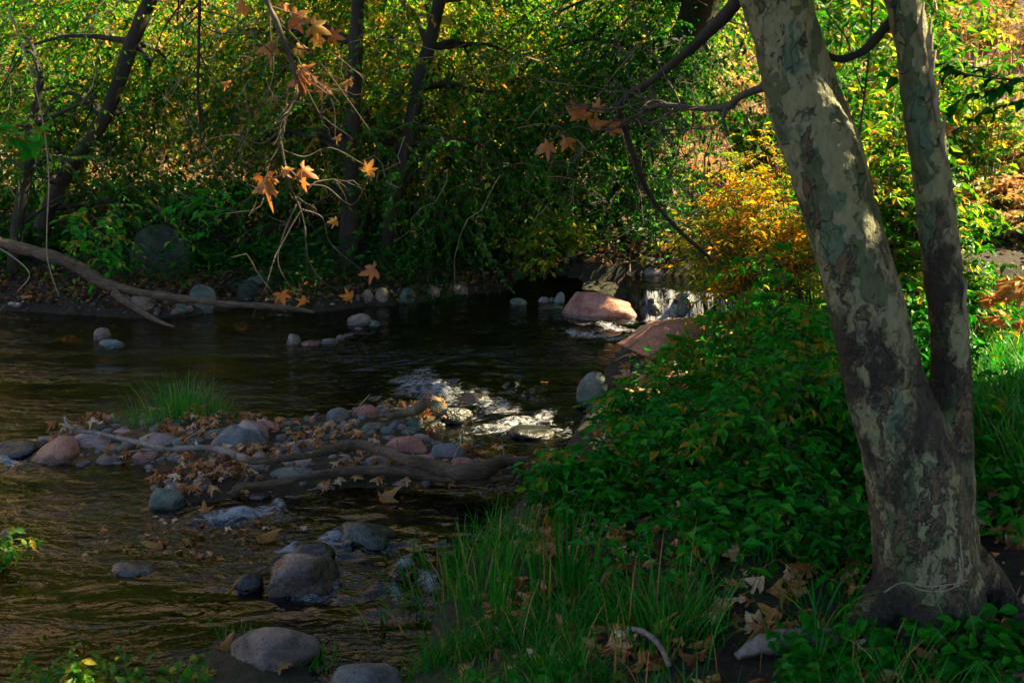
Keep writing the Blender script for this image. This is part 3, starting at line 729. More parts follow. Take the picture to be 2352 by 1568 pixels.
# small pebbles nobody could count
n = 5200; pts = []
bx = np.array(BAR)[:, :2]
x = RNG.uniform(bx[:, 0].min() - .3, bx[:, 0].max() + .2, n); y = RNG.uniform(bx[:, 1].min() - .2, bx[:, 1].max() + .2, n)
k = sdist(x, y, BAR) > -.10; x, y = x[k][:650], y[k][:650]
x2 = RNG.uniform(-6.5, 0, 9000); y2 = RNG.uniform(12.2, 14.6, 9000); d2 = sdist(x2, y2, RIV); k = (d2 < .35) & (d2 > -.55); x2, y2 = x2[k][:380], y2[k][:380]
x = np.r_[x, x2]; y = np.r_[y, y2]; z = gz(x, y)
V0, F0 = ico(2); N = len(x)
sz = RNG.gamma(2.2, .011, N).clip(.008, .06)[:, None, None]
q = V0[None] * RNG.uniform(.6, 1.25, (N, 1, 3)) * [1, .8, .55] * sz
an = RNG.uniform(0, 6.28, N); c_, s_ = np.cos(an)[:, None], np.sin(an)[:, None]
q = np.stack([q[..., 0] * c_ - q[..., 1] * s_, q[..., 0] * s_ + q[..., 1] * c_, q[..., 2]], -1) + np.stack([x, y, z], -1)[:, None]
pm, nt, out = mat('pebbles'); Q = NT(nt); pa = Q.n("Attribute", attribute_name="rnd")
pp = Q.n("BsdfPrincipled"); pp.inputs["Roughness"].default_value = .7
Q.l(Q.ramp(pa.outputs["Fac"], [(0, (.05, .045, .04)), (.35, (.12, .10, .09)), (.6, (.20, .13, .10)), (.8, (.08, .09, .085)), (1, (.26, .17, .13))]), pp.inputs["Base Color"]); Q.l(pp.outputs[0], out.inputs[0])
tag(build('gravel', [(q.reshape(-1, 3), (F0[None] + (np.arange(N) * len(V0))[:, None, None]).reshape(-1, 3), np.repeat(RNG.random(N), len(V0)))], pm), kind='stuff')

# ------------------------------------------------------------------ the near sycamore
def edge_stem(rows, Yd):
    """rows (py, xleft, xright) measured; centre line at depth Yd(py) and radii"""
    P = []; r = []
    for py, xl, xr in rows:
        p = dp((xl + xr) / 2, py, Yd(py)); P.append(p); r.append((xr - xl) / 2 * mpp(p))
    return np.array(P), np.array(r)
Yb = 3.95
s1 = [(1540, 1860, 2350), (1480, 1925, 2305), (1430, 1970, 2278), (1385, 2000, 2260), (1330, 2010, 2250), (1200, 2004, 2225), (1040, 1984, 2190), (930, 1955, 2138), (830, 1932, 2108), (670, 1900, 2062), (500, 1852, 2014), (350, 1804, 1978), (230, 1764, 1930), (80, 1733, 1880), (-40, 1692, 1850), (-200, 1640, 1800)]
P1, r1 = edge_stem(s1, lambda py: Yb + (1400 - py) * .00005)
P1 = np.vstack([P1, P1[-1] + [-.35, .1, 1.2], P1[-1] + [-.6, .3, 2.6]]); r1 = np.r_[r1, .14, .11]
s2 = [(1380, 2110, 2255), (1250, 2105, 2240), (1100, 2110, 2236), (950, 2128, 2231), (800, 2141, 2226), (650, 2126, 2212), (520, 2110, 2196), (380, 2094, 2178), (250, 2074, 2154), (110, 2058, 2134), (-20, 2028, 2112), (-160, 2000, 2090)]
P2, r2 = edge_stem(s2, lambda py: Yb + .05 + (1400 - py) * .00004)
P2 = np.vstack([P2, P2[-1] + [.1, .1, 1.2], P2[-1] + [.4, .3, 2.4]]); r2 = np.r_[r2, .09, .07]
base = P1[2].copy(); base[2] = gz(base[0], base[1])[0]
syc = thing('sycamore_tree', base, 'big twin-stemmed sycamore with mottled peeling bark leaning over the right bank', 'tree')
parts = []
def tubx(P, r, sides=40, n=140, wob=.05):
    Q = catmull(P, n); tt = np.linspace(0, 1, len(r)); rr = np.interp(np.linspace(0, 1, n), tt, r)
    return tubes(Q[None], rr[None], sides, None, wob)
parts.append(tubx(P1, r1)); parts.append(tubx(P2, r2, 32))
def rootp(pts, rad):
    P = [hit(px, py) + np.array([0, 0, dz]) for px, py, dz in pts]; parts.append(tubx(P, rad, 16, 30, .15))
rootp([(2060, 1440, .16), (1985, 1475, .06), (1930, 1500, .0), (1860, 1535, -.05)], [.10, .075, .05, .02])
rootp([(2200, 1420, .22), (2265, 1400, .10), (2320, 1420, .03), (2400, 1450, -.03)], [.10, .075, .05, .03])
rootp([(2120, 1450, .14), (2110, 1500, .03), (2090, 1560, -.06)], [.11, .08, .04])
trunk = child('trunk', parts, M['sycamore'], syc)
md = trunk.modifiers.new('r', 'REMESH'); md.mode = 'VOXEL'; md.voxel_size = .009; md.use_smooth_shade = True
md = trunk.modifiers.new('s', 'SMOOTH'); md.iterations = 4; md.factor = .5
tx = bpy.data.textures.new('bark_relief', 'CLOUDS'); tx.noise_scale = .05; tx.noise_depth = 3
md = trunk.modifiers.new('d', 'DISPLACE'); md.texture = tx; md.strength = .014; md.texture_coords = 'GLOBAL'
# loose bark strips along the sunlit side of the thin stem
bs = []
for py, xr in ((95, 2136), (130, 2140), (170, 2143), (235, 2153), (320, 2168), (700, 2217), (60, 2118)):
    p = dp(xr - 4, py, Yb + .03); q_ = dp(xr + RNG.uniform(2, 8), py - 55, Yb + .02); r_ = dp(xr + 1, py + 45, Yb + .04)
    bs.append(tubes(np.array([[r_, p, q_]]), np.array([[.006, .010, .003]]), 5))
for b_ in bs: child('bark_strip', [b_], M['twig_pale'], syc).parent = trunk
def pline(pts, Y, Y2=None):
    n = len(pts); return np.array([dp(a, b, Y + ((Y2 - Y) * i / (n - 1) if Y2 is not None else 0)) for i, (a, b) in enumerate(pts)])
def twigtree(P, n, L, r0, gen=2, spread=.9, seed=1, bias=(0, 0, -.2)):
    """small side twigs off a polyline; returns tube parts"""
    rg = np.random.default_rng(seed); out = []; cur = [catmull(P, 40)]; segs = [(cur[0], L, r0)]
    for g in range(gen):
        new = []; PP = []
        for (Q, l, r) in segs:
            for i in range(n if g == 0 else 3):
                j = rg.integers(4, len(Q) - 2); t = norm(Q[min(j + 1, len(Q) - 1)] - Q[j - 1])
                d = norm(t * .6 + rg.normal(0, spread, 3) * [1, .6, 1] + np.array(bias)); ll = l * rg.uniform(.4, 1.1)
                pts = [Q[j]]; dd_ = d
                for k in range(7):
                    dd_ = norm(dd_ + rg.normal(0, .28, 3)); pts.append(pts[-1] + dd_ * ll / 7)
                new.append((np.array(pts), ll * .6, r * .6)); PP.append(np.array(pts))
        out.append(tubes(np.array(PP), np.linspace(r, r * .25, 8)[None] * np.ones((len(PP), 1)), 4, cap=False))
        segs = new
    return out
# crooked dark branch falling from the left of the leaning stem
bG = pline([(1730, -70), (1695, 0), (1640, 62), (1560, 135), (1500, 182), (1425, 240), (1440, 310), (1470, 400), (1500, 460), (1560, 530), (1612, 575), (1636, 598)], 4.3, 5.2)
child('branch', [tube(bG, [.030, .028, .022, .019, .016, .014, .013, .012, .011, .010, .009, .008], 8, 80, .3)] + twigtree(bG, 8, .35, .004, 2, seed=3), M['bark_dark'], syc, label='crooked dark branch hanging left of the trunk')
bH = pline([(1790, 190), (1757, 200), (1700, 222), (1670, 245), (1600, 249), (1520, 242), (1480, 255), (1430, 290)], 4.2, 4.6)
child('branch', [tube(bH, [.017, .016, .014, .016, .010, .009, .007, .004], 8, 60, .3), tube(pline([(1668, 246), (1662, 275), (1672, 312)], 4.3), [.010, .008, .006], 6, 14)] + twigtree(bH[3:], 16, .42, .0045, 3, seed=5, bias=(-.35, 0, -.1)), M['twig'], syc, label='bent twiggy branch with bare grey twigs')
bI = pline([(2060, 30), (2037, 60), (1990, 112), (1940, 135), (1895, 128), (1870, 120)], 4.1, 4.2)
child('branch', [tube(bI, [.020, .018, .016, .014, .014, .012], 8, 40, .25)], M['bark_dark'], syc, label='dark limb bridging the two stems')
child('branch', [tube(pline([(2005, -30), (1998, 100), (1985, 220), (1970, 330), (1962, 352)], 4.4), .0045, 5, 30), tube(pline([(1985, 220), (1960, 150), (1945, 90), (1900, 30)], 4.4), .003, 4, 24)], M['twig'], syc, label='thin hanging vine stem between the trunks')
st = hit(2210, 1330); 
vt = [tube(np.array([dp(2205, 1232, 3.70), dp(2208, 1270, 3.68), dp(2212, 1300, 3.67), dp(2210, 1335, 3.68)]), .002, 5, 20), tube(np.array([dp(2204, 1280, 3.68), dp(2206, 1310, 3.67), dp(2211, 1336, 3.68)]), .003, 5, 14),
      tube(np.array([dp(2030, 1360, 3.62), dp(2070, 1338, 3.62), dp(2130, 1346, 3.60), dp(2190, 1340, 3.64), dp(2222, 1332, 3.72)]), .002, 5, 40), tube(np.array([dp(2085, 1340, 3.61), dp(2120, 1355, 3.60), dp(2170, 1356, 3.61), dp(2212, 1338, 3.69)]), .0018, 5, 30)]
child('vine_stem', vt, M['twig_pale'], syc).parent = trunk
# limbs and unseen crown added above the view, shaped to shade the creek
limbs = []; tips = []
for i in range(9):
    a = RNG.uniform(-.6, 2.2); s = (P1 if i % 3 else P2)[-1]
    e = s + np.array([math.cos(a) * 6, math.sin(a) * 5, RNG.uniform(1.0, 2.6)])
    mid = (s + e) / 2 + np.array([0, 0, .6]); limbs.append(tube([s, mid, e], [.08, .05, .02], 7, 20)); tips.append(e)
child('limb', limbs, M['bark_pale'], syc)
GAPS = []      # openings of the canopy: (point left sunlit, radius)
def open_at(P, r): GAPS.append((np.asarray(P, float), r))
open_at((2.8, 9.6, 1.7), 1.6); open_at((2.4, 10.0, 1.3), .9)
open_at(dp(2150, 60, 3.95), .22); open_at(dp(2165, 330, 3.95), .14)
open_at(dp(235, 1500, 3.8), .16); open_at(dp(10, 1270, 5.6), .15); open_at(dp(715, 110, 4.3), .6); open_at(dp(600, 430, 4.3), .3); open_at(dp(700, 410, 4.3), .25)
open_at(hit(660, 548), .55); open_at(hit(1010, 560), .35); open_at(hit(640, 690), .25)
open_at(dp(2330, 600, 8.0), .7); open_at((5.6, 12.4, .3), 2.0); open_at((3.6, 7.5, 1.5), .8); open_at((2.6, 6.6, 1.4), .3); open_at((5.2, 9.2, 1.0), .8); open_at(dp(1420, 760, 12.2), .5)
def shade_canopy(n, xr, yr, zr, size):
    P = np.stack([RNG.uniform(*xr, n), RNG.uniform(*yr, n), RNG.uniform(*zr, n)], -1)
    P[:, 2] = np.maximum(P[:, 2], 0)
    keep = P[:, 2] > 2.4 + P[:, 1] * .088 + .45
    for t, r in GAPS:
        w = P - t; s = w @ TOSUN; d = np.linalg.norm(w - s[:, None] * TOSUN, axis=1)
        keep &= ~((s > 0) & (d < r * (1 + .5 * fbm(P[:, 0] * 2, P[:, 1] * 2, P[:, 2] * 2, 1, 2))))
    s = (P[:, 2] - 1) / TOSUN[2]; qx = P[:, 0] - s * TOSUN[0]; qy = P[:, 1] - s * TOSUN[1]
    keep &= (qy < 14.5 - 5.6 * sstep(1.5, 3.0, qx) + .9 * fbm(qx * 1.2, qy * 1.2, 0, 77, 3)) & (qx < 7)
    cl = fbm(P[:, 0] * .55, P[:, 1] * .55, P[:, 2] * .55, 8, 3)
    keep &= cl > -.36
    P = P[keep]; n = len(P)
    D = RNG.normal(0, 1, (n, 3)) + [0, 0, -.3]; Nn = TOSUN + RNG.normal(0, .7, (n, 3))
    return leaves(P, D, Nn, size * RNG.uniform(.7, 1.3, n), T_SYC, 1.0)
child('crown', [shade_canopy(80000, (0, 13), (1.0, 12.2), (3.4, 8.5), .19)], M['leaf_mid'], syc, smooth=False)  # added leaves out of view, culled to throw shade on chosen zones

# ------------------------------------------------------------------ trees beyond the creek
def tree(name, label, cat, trunk_pts, Y, wpx, crown_boxes, nl, ls, lm, bm_='bark_dark', group='trees on the far bank', nlimb=10, tpl=T_KITE, droop=.5, hue=(0, 1), Ys=None, side=None, twl=(.5, 1.2), nper=26, high=None):
    P = pline(trunk_pts, Y)
    b = P[-1].copy(); b[2] = gz(b[0], b[1])[0] - .05
    P = np.vstack([P, b])[::-1]
    w = np.interp(np.linspace(0, 1, len(P)), np.linspace(0, 1, len(wpx)), wpx) / 2 * mpp(P[1])
    t = thing(name, b, label, cat, group)
    tp = [tube(P, w, 14, 60, .22)]
    S = []; D = []; L = []; hu = []
    for bx__ in crown_boxes:
        (x0, x1, y0, y1, Y0, Y1, wt) = bx__[:7]; hq = bx__[7] if len(bx__) > 7 else hue
        k = int(nl * DENS * wt / nper)
        ng = max(3, int(nlimb * wt))
        for g in range(ng):
            # a limb from the stem into the box, then twigs hanging off it
            fx = x0 + (x1 - x0) * (g + RNG.random()) / ng
            tgt = dp(fx, RNG.uniform(y0, y0 + (y1 - y0) * .85), RNG.uniform(Y0, Y1))
            zz = np.argmin(np.abs(P[:, 2] - (tgt[2] + .1)) + 0 * P[:, 2]); s = P[max(1, min(len(P) - 1, zz))]
            mid = (s + tgt) / 2 + RNG.normal(0, .15, 3) + [0, 0, .25]
            C = catmull([s, mid, tgt], 20); rr = np.linspace(min(.045, w[-1] * .7), .006, 20)
            tp.append(tubes(C[None], rr[None], 5))
            kk = k // ng
            j = RNG.integers(6, 20, kk); Lg = np.linalg.norm(tgt - s)
            q = C[j] + RNG.normal(0, .28, (kk, 3)) * [1, 1, .8]
            # spread the twigs through the box so that the curtain is uneven but continuous
            bx_ = np.array([dp(RNG.uniform(x0, x1), RNG.uniform(y0, y1), RNG.uniform(Y0, Y1)) for _ in range(kk)])
            m_ = RNG.random(kk) < .5
            bx_ = bx_ + (tgt - bx_) * (RNG.random((kk, 1)) * .45)
            q = np.where(m_[:, None], bx_, q)
            S.append(q); L.append(RNG.uniform(*twl, kk)); dd_ = norm(q - s + RNG.normal(0, .8, (kk, 3))) + np.array([0, -.2, -.15]); D.append(dd_)
            hu.append(np.clip(RNG.uniform(*hq) + RNG.normal(0, .12, kk), 0, 1))
    S = np.concatenate(S); D = np.concatenate(D); L = np.concatenate(L); hu = np.concatenate(hu)
    # leave ragged holes
    cl = fbm(S[:, 0] * .9, S[:, 1] * .9, S[:, 2] * .9, sum(map(ord, label)) % 7, 3); k = cl > -.20
    S, D, L, hu = S[k], D[k], L[k], hu[k]; ls = ls * 1.12
    child('trunk', tp, M[bm_], t)
    cp = sprays(S, D, L, droop, nper, ls, tpl, .5, .005, hu, flat=.45)
    if high is not None: cp.append(high)
    child('crown', cp, [M[lm], M['twig_pale' if bm_ == 'bark_pale' else 'twig']], t, smooth=False)
    return t
DENS = .80
tree('leaning_tree', 'dark tree leaning from lower left to top with a sunlit edge on its upper stem', 'tree', [(375, -60), (345, 0), (305, 95), (240, 270), (165, 380), (110, 480), (85, 600)], 14.6, [40, 38, 33, 29, 32, 36, 26],
     [(-60, 430, -60, 250, 15.2, 19, 1.1), (-60, 430, 180, 410, 14.9, 17.5, .8), (0, 420, 380, 520, 14.2, 15.4, .2, (.1, .5))], 17000, .075, 'leaf_mid', hue=(.25, .85))
tree('bank_tree', 'thin dark tree at the left edge with a pale lower stem by the water', 'tree', [(95, 180), (72, 290), (60, 400), (40, 520), (25, 660)], 13.9, [22, 26, 30, 26, 16],
     [(-60, 250, 180, 430, 13.8, 16, 1), (180, 300, 400, 600, 13.6, 14.6, .22)], 7000, .07, 'leaf_mid', hue=(.1, .5))
tree('bank_tree', 'upright dark tree with a thick flared foot left of centre', 'tree', [(826, -60), (818, 100), (808, 350), (803, 480), (800, 590)], 14.5, [66, 44, 32, 30, 28],
     [(620, 960, -60, 260, 15.2, 16.4, .13, (.78, .92)), (480, 860, -60, 260, 15.2, 18.5, 1.1), (500, 900, 200, 400, 14.8, 17.0, .8), (560, 900, 380, 540, 14.0, 15.0, .18, (.1, .5))], 21000, .07, 'leaf_mid', hue=(.3, .88))
tree('bank_tree', 'mossy slender tree leaning right, lit at the top, near the middle of the far bank', 'tree', [(1030, -60), (1010, 0), (985, 110), (960, 200), (935, 330), (905, 470), (885, 585)], 14.7, [40, 36, 34, 30, 30, 28],
     [(1050, 1290, 80, 300, 14.6, 15.6, .13, (.84, .92)), (800, 1260, -60, 260, 15.2, 19, 1.1), (820, 1200, 220, 400, 15.0, 17.0, .8), (900, 1180, 380, 560, 14.2, 15.2, .22, (.1, .6))], 22000, .07, 'leaf_mid', hue=(.3, .93))
shadeE = shade_canopy(34000, (0, 15), (9.0, 19), (3.9, 8.5), .24)
tE = tree('gnarled_tree', 'massive rough-barked dark tree with gripping roots on the slope above the pool', 'tree', [(1650, -80), (1612, 0), (1560, 150), (1500, 290), (1450, 400), (1432, 500), (1428, 550)], 16.0, [70, 66, 70, 76, 84, 90, 90],
     [(1200, 1460, 120, 340, 14.4, 15.2, .16, (.0, .2)), (1180, 1700, -60, 260, 15, 18.5, 1.1), (1120, 1560, 180, 400, 14.6, 17.0, .9), (1300, 1560, 350, 540, 15.0, 15.8, .15)], 22000, .07, 'leaf_mid', hue=(.0, .55), high=None)
rts = []
for (a, b, c, d) in [(1440, 540, 1490, 640), (1450, 540, 1520, 600), (1430, 550, 1400, 640), (1455, 545, 1550, 560), (1420, 550, 1370, 620), (1445, 545, 1455, 650), (1460, 540, 1500, 580), (1460, 545, 1530, 640)]:
    b0 = np.array(tE.location); p = hit(c, d - 14); n_ = 6; pp_ = []
    for i_ in range(n_):
        f_ = i_ / (n_ - 1); xy = b0 * (1 - f_) + p * f_; jx = RNG.normal(0, .05); z_ = gz(xy[0] + jx, xy[1])[0]
        pp_.append([xy[0] + jx, xy[1], z_ + (.16 if i_ == 0 else .02)])
    rts.append(tube(pp_, [.07, .04, .028, .02, .014, .006], 6, 40, .35))
child('root', rts, M['bark_mid'], tE)
child('crown', [shadeE], M['leaf_mid'], tE, smooth=False)  # unseen leaves added for shade, hung on this tree

# pale trunks and sunlit crowns further back
bgT = [('tall pale tree at the far left behind the leaning one', [(215, -60), (212, 60), (240, 200), (250, 300)], 24, [22, 26, 30], [(-60, 330, -60, 330, 22, 27, 1)], 'leaf_mid', (.45, .9)),
 ('sunlit tree glowing yellow-green behind the hanging orange leaves', [(560, -60), (545, 80), (530, 240), (525, 330)], 23, [20, 22, 26], [(300, 800, -60, 330, 21, 26, 1.2)], 'leaf_lit', (.0, .55)),
 ('pinkish slanting tree at the top left of centre', [(890, -60), (878, 0), (850, 70), (835, 200), (830, 330)], 25, [26, 26, 30], [(640, 1010, -60, 300, 22, 27, 1.2)], 'leaf_lit', (.1, .6)),
 ('pale forked tree behind the bright yellow spray', [(1115, -60), (1108, 40), (1090, 180), (1085, 330)], 24, [22, 24, 28], [(930, 1330, -60, 300, 21, 26, 1.3)], 'leaf_lit', (.05, .55)),
 ('slim pale tree behind the dark gnarled one', [(1490, -60), (1480, 80), (1470, 240), (1465, 330)], 25, [20, 22, 24], [(1280, 1700, -60, 300, 22, 27, 1.1)], 'leaf_lit', (.1, .7)),
 ('background tree seen between the two sycamore stems', [(2010, -60), (2005, 120), (1990, 300), (1985, 420)], 20, [20, 22, 24], [(1830, 2160, -60, 420, 15, 22, 1.3)], 'leaf_mid', (.1, .7))]
for lb, tp_, Y, w, bx_, lm, hu in bgT:
    nH = 9500; PH = np.array([dp(RNG.uniform(bx_[0][0] - 160, bx_[0][1] + 160), RNG.uniform(-1050, 20), RNG.uniform(28, 32)) for _ in range(nH)])  # unseen tall leaves added behind for the water to reflect
    kH = fbm(PH[:, 0] * .35, PH[:, 1] * .35, PH[:, 2] * .35, 5, 3) > -.3; PH = PH[kH]; nH = len(PH)
    reflect_leaves = leaves(PH, RNG.normal(0, 1, (nH, 3)), RNG.normal(0, .7, (nH, 3)) + [.2, -.5, .5], .48 * RNG.uniform(.6, 1.3, nH), T_KITE, .6, np.clip(RNG.normal(.22, .25, nH), 0, 1))
    tree('background_tree', lb, 'tree', tp_, Y, w, bx_, 12000, .12, lm, 'bark_pale', 'sunlit trees behind', high=reflect_leaves, hue=hu, twl=(.7, 1.8), nper=22, nlimb=7)

# ------------------------------------------------------------------ shrubs
def shrub(name, label, cat, cx, by, wpx, hpx, Y, nst, nl, ls, lm, group=None, tpl=T_KITE, hue=(0, 1), lean=(0, 0), dy=.5, droop=.25, low=.12, width=.5, seed=0, wt='twig', mind=False):
    B = dp(cx, by, Y); s = mpp(B); W = wpx * s; Hh = hpx * s
    B[2] = gz(B[0], B[1])[0]
    top = dp(cx, by - hpx, Y)[2]; Hh = max(.3, top - B[2])
    t = thing(name, B, label, cat, group)
    a = RNG.uniform(0, 6.28, nst); rr = np.sqrt(RNG.random(nst))
    bx_ = B[0] + np.cos(a) * rr * W * .32; by_ = B[1] + np.sin(a) * rr * dy * W * .5
    tx_ = B[0] + np.cos(a) * rr * W * .5 + lean[0] + RNG.normal(0, .05 * W, nst); ty_ = B[1] + np.sin(a) * rr * dy * W * .6 + lean[1]
    hh = Hh * (1 - .45 * rr ** 2) * RNG.uniform(.45, 1.06, nst)
    bz = gz(bx_, by_)
    P0 = np.stack([bx_, by_, bz - .03], -1); P2_ = np.stack([tx_, ty_, B[2] + hh], -1)
    P1_ = P0 * .5 + P2_ * .5 + np.stack([(bx_ - B[0]) * -.1, 0 * bx_, hh * .08], -1)
    u = np.linspace(0, 1, 12)[None, :, None]
    C = (1 - u) ** 2 * P0[:, None] + 2 * u * (1 - u) * P1_[:, None] + u * u * P2_[:, None]
    C += np.cumsum(RNG.normal(0, .012, C.shape), 1) * [1, 1, .3]
    child('stem', [tubes(C, (max(.004, Hh * .005) * (1.1 - .9 * u[0, :, 0]))[None] * np.ones((nst, 1)), 4)], M[wt], t)
    npr = 16; k = max(1, int(nl / npr / nst))
    ii = np.repeat(np.arange(nst), k); uu = low + (1 - low) * RNG.random(len(ii)) ** .8
    q = uu * 11; i0 = q.astype(int).clip(0, 10); f = (q - i0)[:, None]
    S = C[ii, i0] * (1 - f) + C[ii, i0 + 1] * f
    D = np.stack([np.cos(RNG.uniform(0, 6.28, len(ii))), np.sin(RNG.uniform(0, 6.28, len(ii))), RNG.uniform(-.1, .7, len(ii))], -1)
    hu = np.clip(RNG.uniform(*hue, nst)[ii] + RNG.normal(0, .08, len(ii)), 0, 1)
    Lt = RNG.uniform(.10, .36, len(ii)) * (Hh ** .5) * 1.25
    child('foliage', sprays(S, D, Lt, droop, npr, ls, tpl, width, .0022, hu, flat=.6, k=5), [M[lm], M[wt]], t, smooth=False)
    return t
NG = 'leafy shrubs on the near bank'
for a in [
 ('green shrub overhanging the rapid at the left of the thicket', 1610, 1080, 270, 170, 6.6, 26, 2281, .064, 'leaf_shade', (.1, .75), (-.08, 0)),
 ('green shrub leaning over the water just above the grass bank', 1410, 1200, 260, 170, 5.6, 24, 2380, .060, 'leaf_shade', (.05, .7), (-.15, -.1)),
 ('broad dark shrub in the middle of the thicket', 1680, 1150, 360, 240, 6.0, 34, 3968, .062, 'leaf_shade', (.0, .7), (0, 0)),
 ('leafy shrub pressed against the left side of the sycamore trunk', 1830, 1180, 360, 430, 5.4, 30, 3670, .064, 'leaf_shade', (.0, .7), (0, 0)),
 ('tall green shrub rising behind the orange-pink slab', 1890, 960, 230, 250, 7.6, 34, 3968, .064, 'leaf_shade', (.2, .85), (-.05, 0)),
 ('low shadowed shrub in front of the trunk foot', 1720, 1330, 430, 240, 4.8, 26, 2281, .066, 'leaf_shade', (.0, .6), (0, 0)),
 ('ragged low shrub directly left of the trunk foot', 1880, 1400, 260, 230, 4.5, 18, 992, .060, 'leaf_shade', (.0, .6), (0, 0)),
 ('upright shrub with large leaves between thicket and trunk', 1880, 960, 240, 370, 6.6, 22, 2281, .072, 'leaf_shade', (.4, .95), (0, 0))]:
    shrub('thicket_shrub', a[0], 'shrub', *a[1:10], group=NG, tpl=T_LEAF, hue=(a[10][0], min(.93, a[10][1] + .15)), lean=a[11], low=.25, width=.46)
for lb, px, by, Y, h, hu in (('slender sapling rising from the thicket nearest the rapid', 1690, 1000, 7.4, 260, (.3, .9)), ('straight sapling in the thicket below the golden bush', 1700, 1000, 7.0, 430, (.4, .95)),
    ('sapling with yellowish top between golden bush and trunk', 1790, 1000, 6.8, 470, (.5, 1)), ('sapling close to the left edge of the leaning trunk', 1880, 1050, 6.0, 460, (.4, .95)), ('short sapling in the dark middle of the thicket', 1580, 1150, 5.6, 330, (.3, .8)),
    ('sapling leaning out over the left flank of the thicket', 1500, 1110, 6.2, 150, (.4, .95)), ('bushy-topped sapling in front of the trunk, waist high', 1780, 1200, 5.0, 400, (.3, .9)), ('thin sapling at the lower left corner of the thicket', 1360, 1170, 5.7, 190, (.4, .95)), ('feathery sapling brushing the golden bush from below', 1740, 900, 8.0, 330, (.6, 1)), ('wispy sapling over the slab end of the thicket', 1570, 960, 7.0, 200, (.5, .95)), ('lanky sapling in the centre of the thicket front', 1650, 1200, 5.2, 420, (.3, .9)), ('lanky sapling right of the thicket centre, nearer the trunk', 1840, 1150, 5.3, 480, (.4, .95)), ('low sapling dipping toward the rapid', 1430, 1010, 7.0, 130, (.4, .9))):
    shrub('sapling', lb, 'sapling', px, by, 120, h, Y, 5, 800, .058, 'leaf_shade', group='saplings of the thicket', tpl=T_LEAF, hue=hu, low=.35)
shrub('golden_shrub', 'tall golden-yellow bush lit by the sun left of the leaning trunk', 'shrub', 1790, 800, 270, 500, 9.6, 52, 12000, .062, 'leaf_gold', hue=(.05, .75), dy=.5, lean=(-.30, 0), low=.34, width=.3)
shrub('golden_shrub', 'yellow-green bush crest above the golden bush, touching the trunk', 'shrub', 1770, 700, 200, 380, 10.6, 30, 6000, .062, 'leaf_mid', hue=(.4, .95), width=.4, group=None)
shrub('bank_shrub', 'yellow-green drooping bush over the far bank beside the round dark boulder', 'shrub', 1235, 650, 260, 210, 14.7, 30, 5200, .075, 'leaf_gold', hue=(.0, .35), group='shrubs on the far bank', droop=.5)
shrub('bank_shrub', 'green bush in shade between the mossy tree and the drooping bush', 'shrub', 1080, 640, 240, 150, 15.2, 26, 3600, .07, 'leaf_mid', hue=(.0, .4), group='shrubs on the far bank')
shrub('bank_shrub', 'dim green bush growing from the foot of the flared tree', 'shrub', 700, 650, 240, 110, 14.9, 22, 1600, .07, 'leaf_shade', hue=(.1, .7), group='shrubs on the far bank')
for lb, px, by, w, h, Y in (('dark understory bush far left behind the fallen log', 60, 560, 300, 150, 17.0), ('dark understory bush behind the huge mossy boulder', 330, 540, 320, 150, 17.4), ('dark understory bush between boulder and flared tree', 580, 530, 320, 150, 17.2),
    ('dark understory bush just left of the mossy slender tree', 800, 540, 260, 140, 17.4), ('dark understory bush right of the mossy slender tree', 1020, 530, 300, 150, 17.2), ('dark understory bush beside the gnarled tree foot', 1260, 520, 280, 160, 16.8),
    ('low dark bush on the bank above the fallen log tip', 480, 640, 260, 80, 14.6), ('low dark bush on the bank at the far left edge', 60, 650, 260, 90, 14.6), ('low dark bush over the waterline left of the round dark boulder', 1000, 650, 260, 80, 14.9)):
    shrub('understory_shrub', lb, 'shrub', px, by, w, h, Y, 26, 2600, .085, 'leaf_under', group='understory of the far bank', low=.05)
RG = 'shrubs behind the sycamore'
for a in [
 ('yellow-green shrub filling the gap between the two stems', 2030, 800, 260, 640, 9.4, 34, 9000, .07, 'leaf_mid', (.3, .95)),
 ('green shrub low between the two stems', 2070, 1000, 260, 380, 7.0, 24, 5000, .06, 'leaf_shade', (.3, .9)),
 ('shrub with glossy green leaves right of the thin stem', 2215, 820, 130, 300, 9.2, 18, 2600, .07, 'leaf_mid', (.1, .8)),
 ('orange-leaved young sycamore at the right edge', 2375, 610, 170, 130, 8.0, 12, 260, .13, 'leaf_orange', (.0, .6)),
 ('yellow leafy bush below the orange leaves at the right edge', 2280, 900, 190, 130, 7.6, 20, 3000, .06, 'leaf_gold', (.1, .6)),
 ('green weedy shrub in the grass at the right edge', 2330, 1180, 220, 260, 5.6, 18, 2600, .06, 'leaf_shade', (.3, .95))]:
    shrub('right_bank_shrub', a[0], 'shrub', *a[1:10], group=RG, hue=a[10], tpl=T_SYC if 'sycamore' in a[0] else T_LEAF, width=1.0 if 'sycamore' in a[0] else .5)
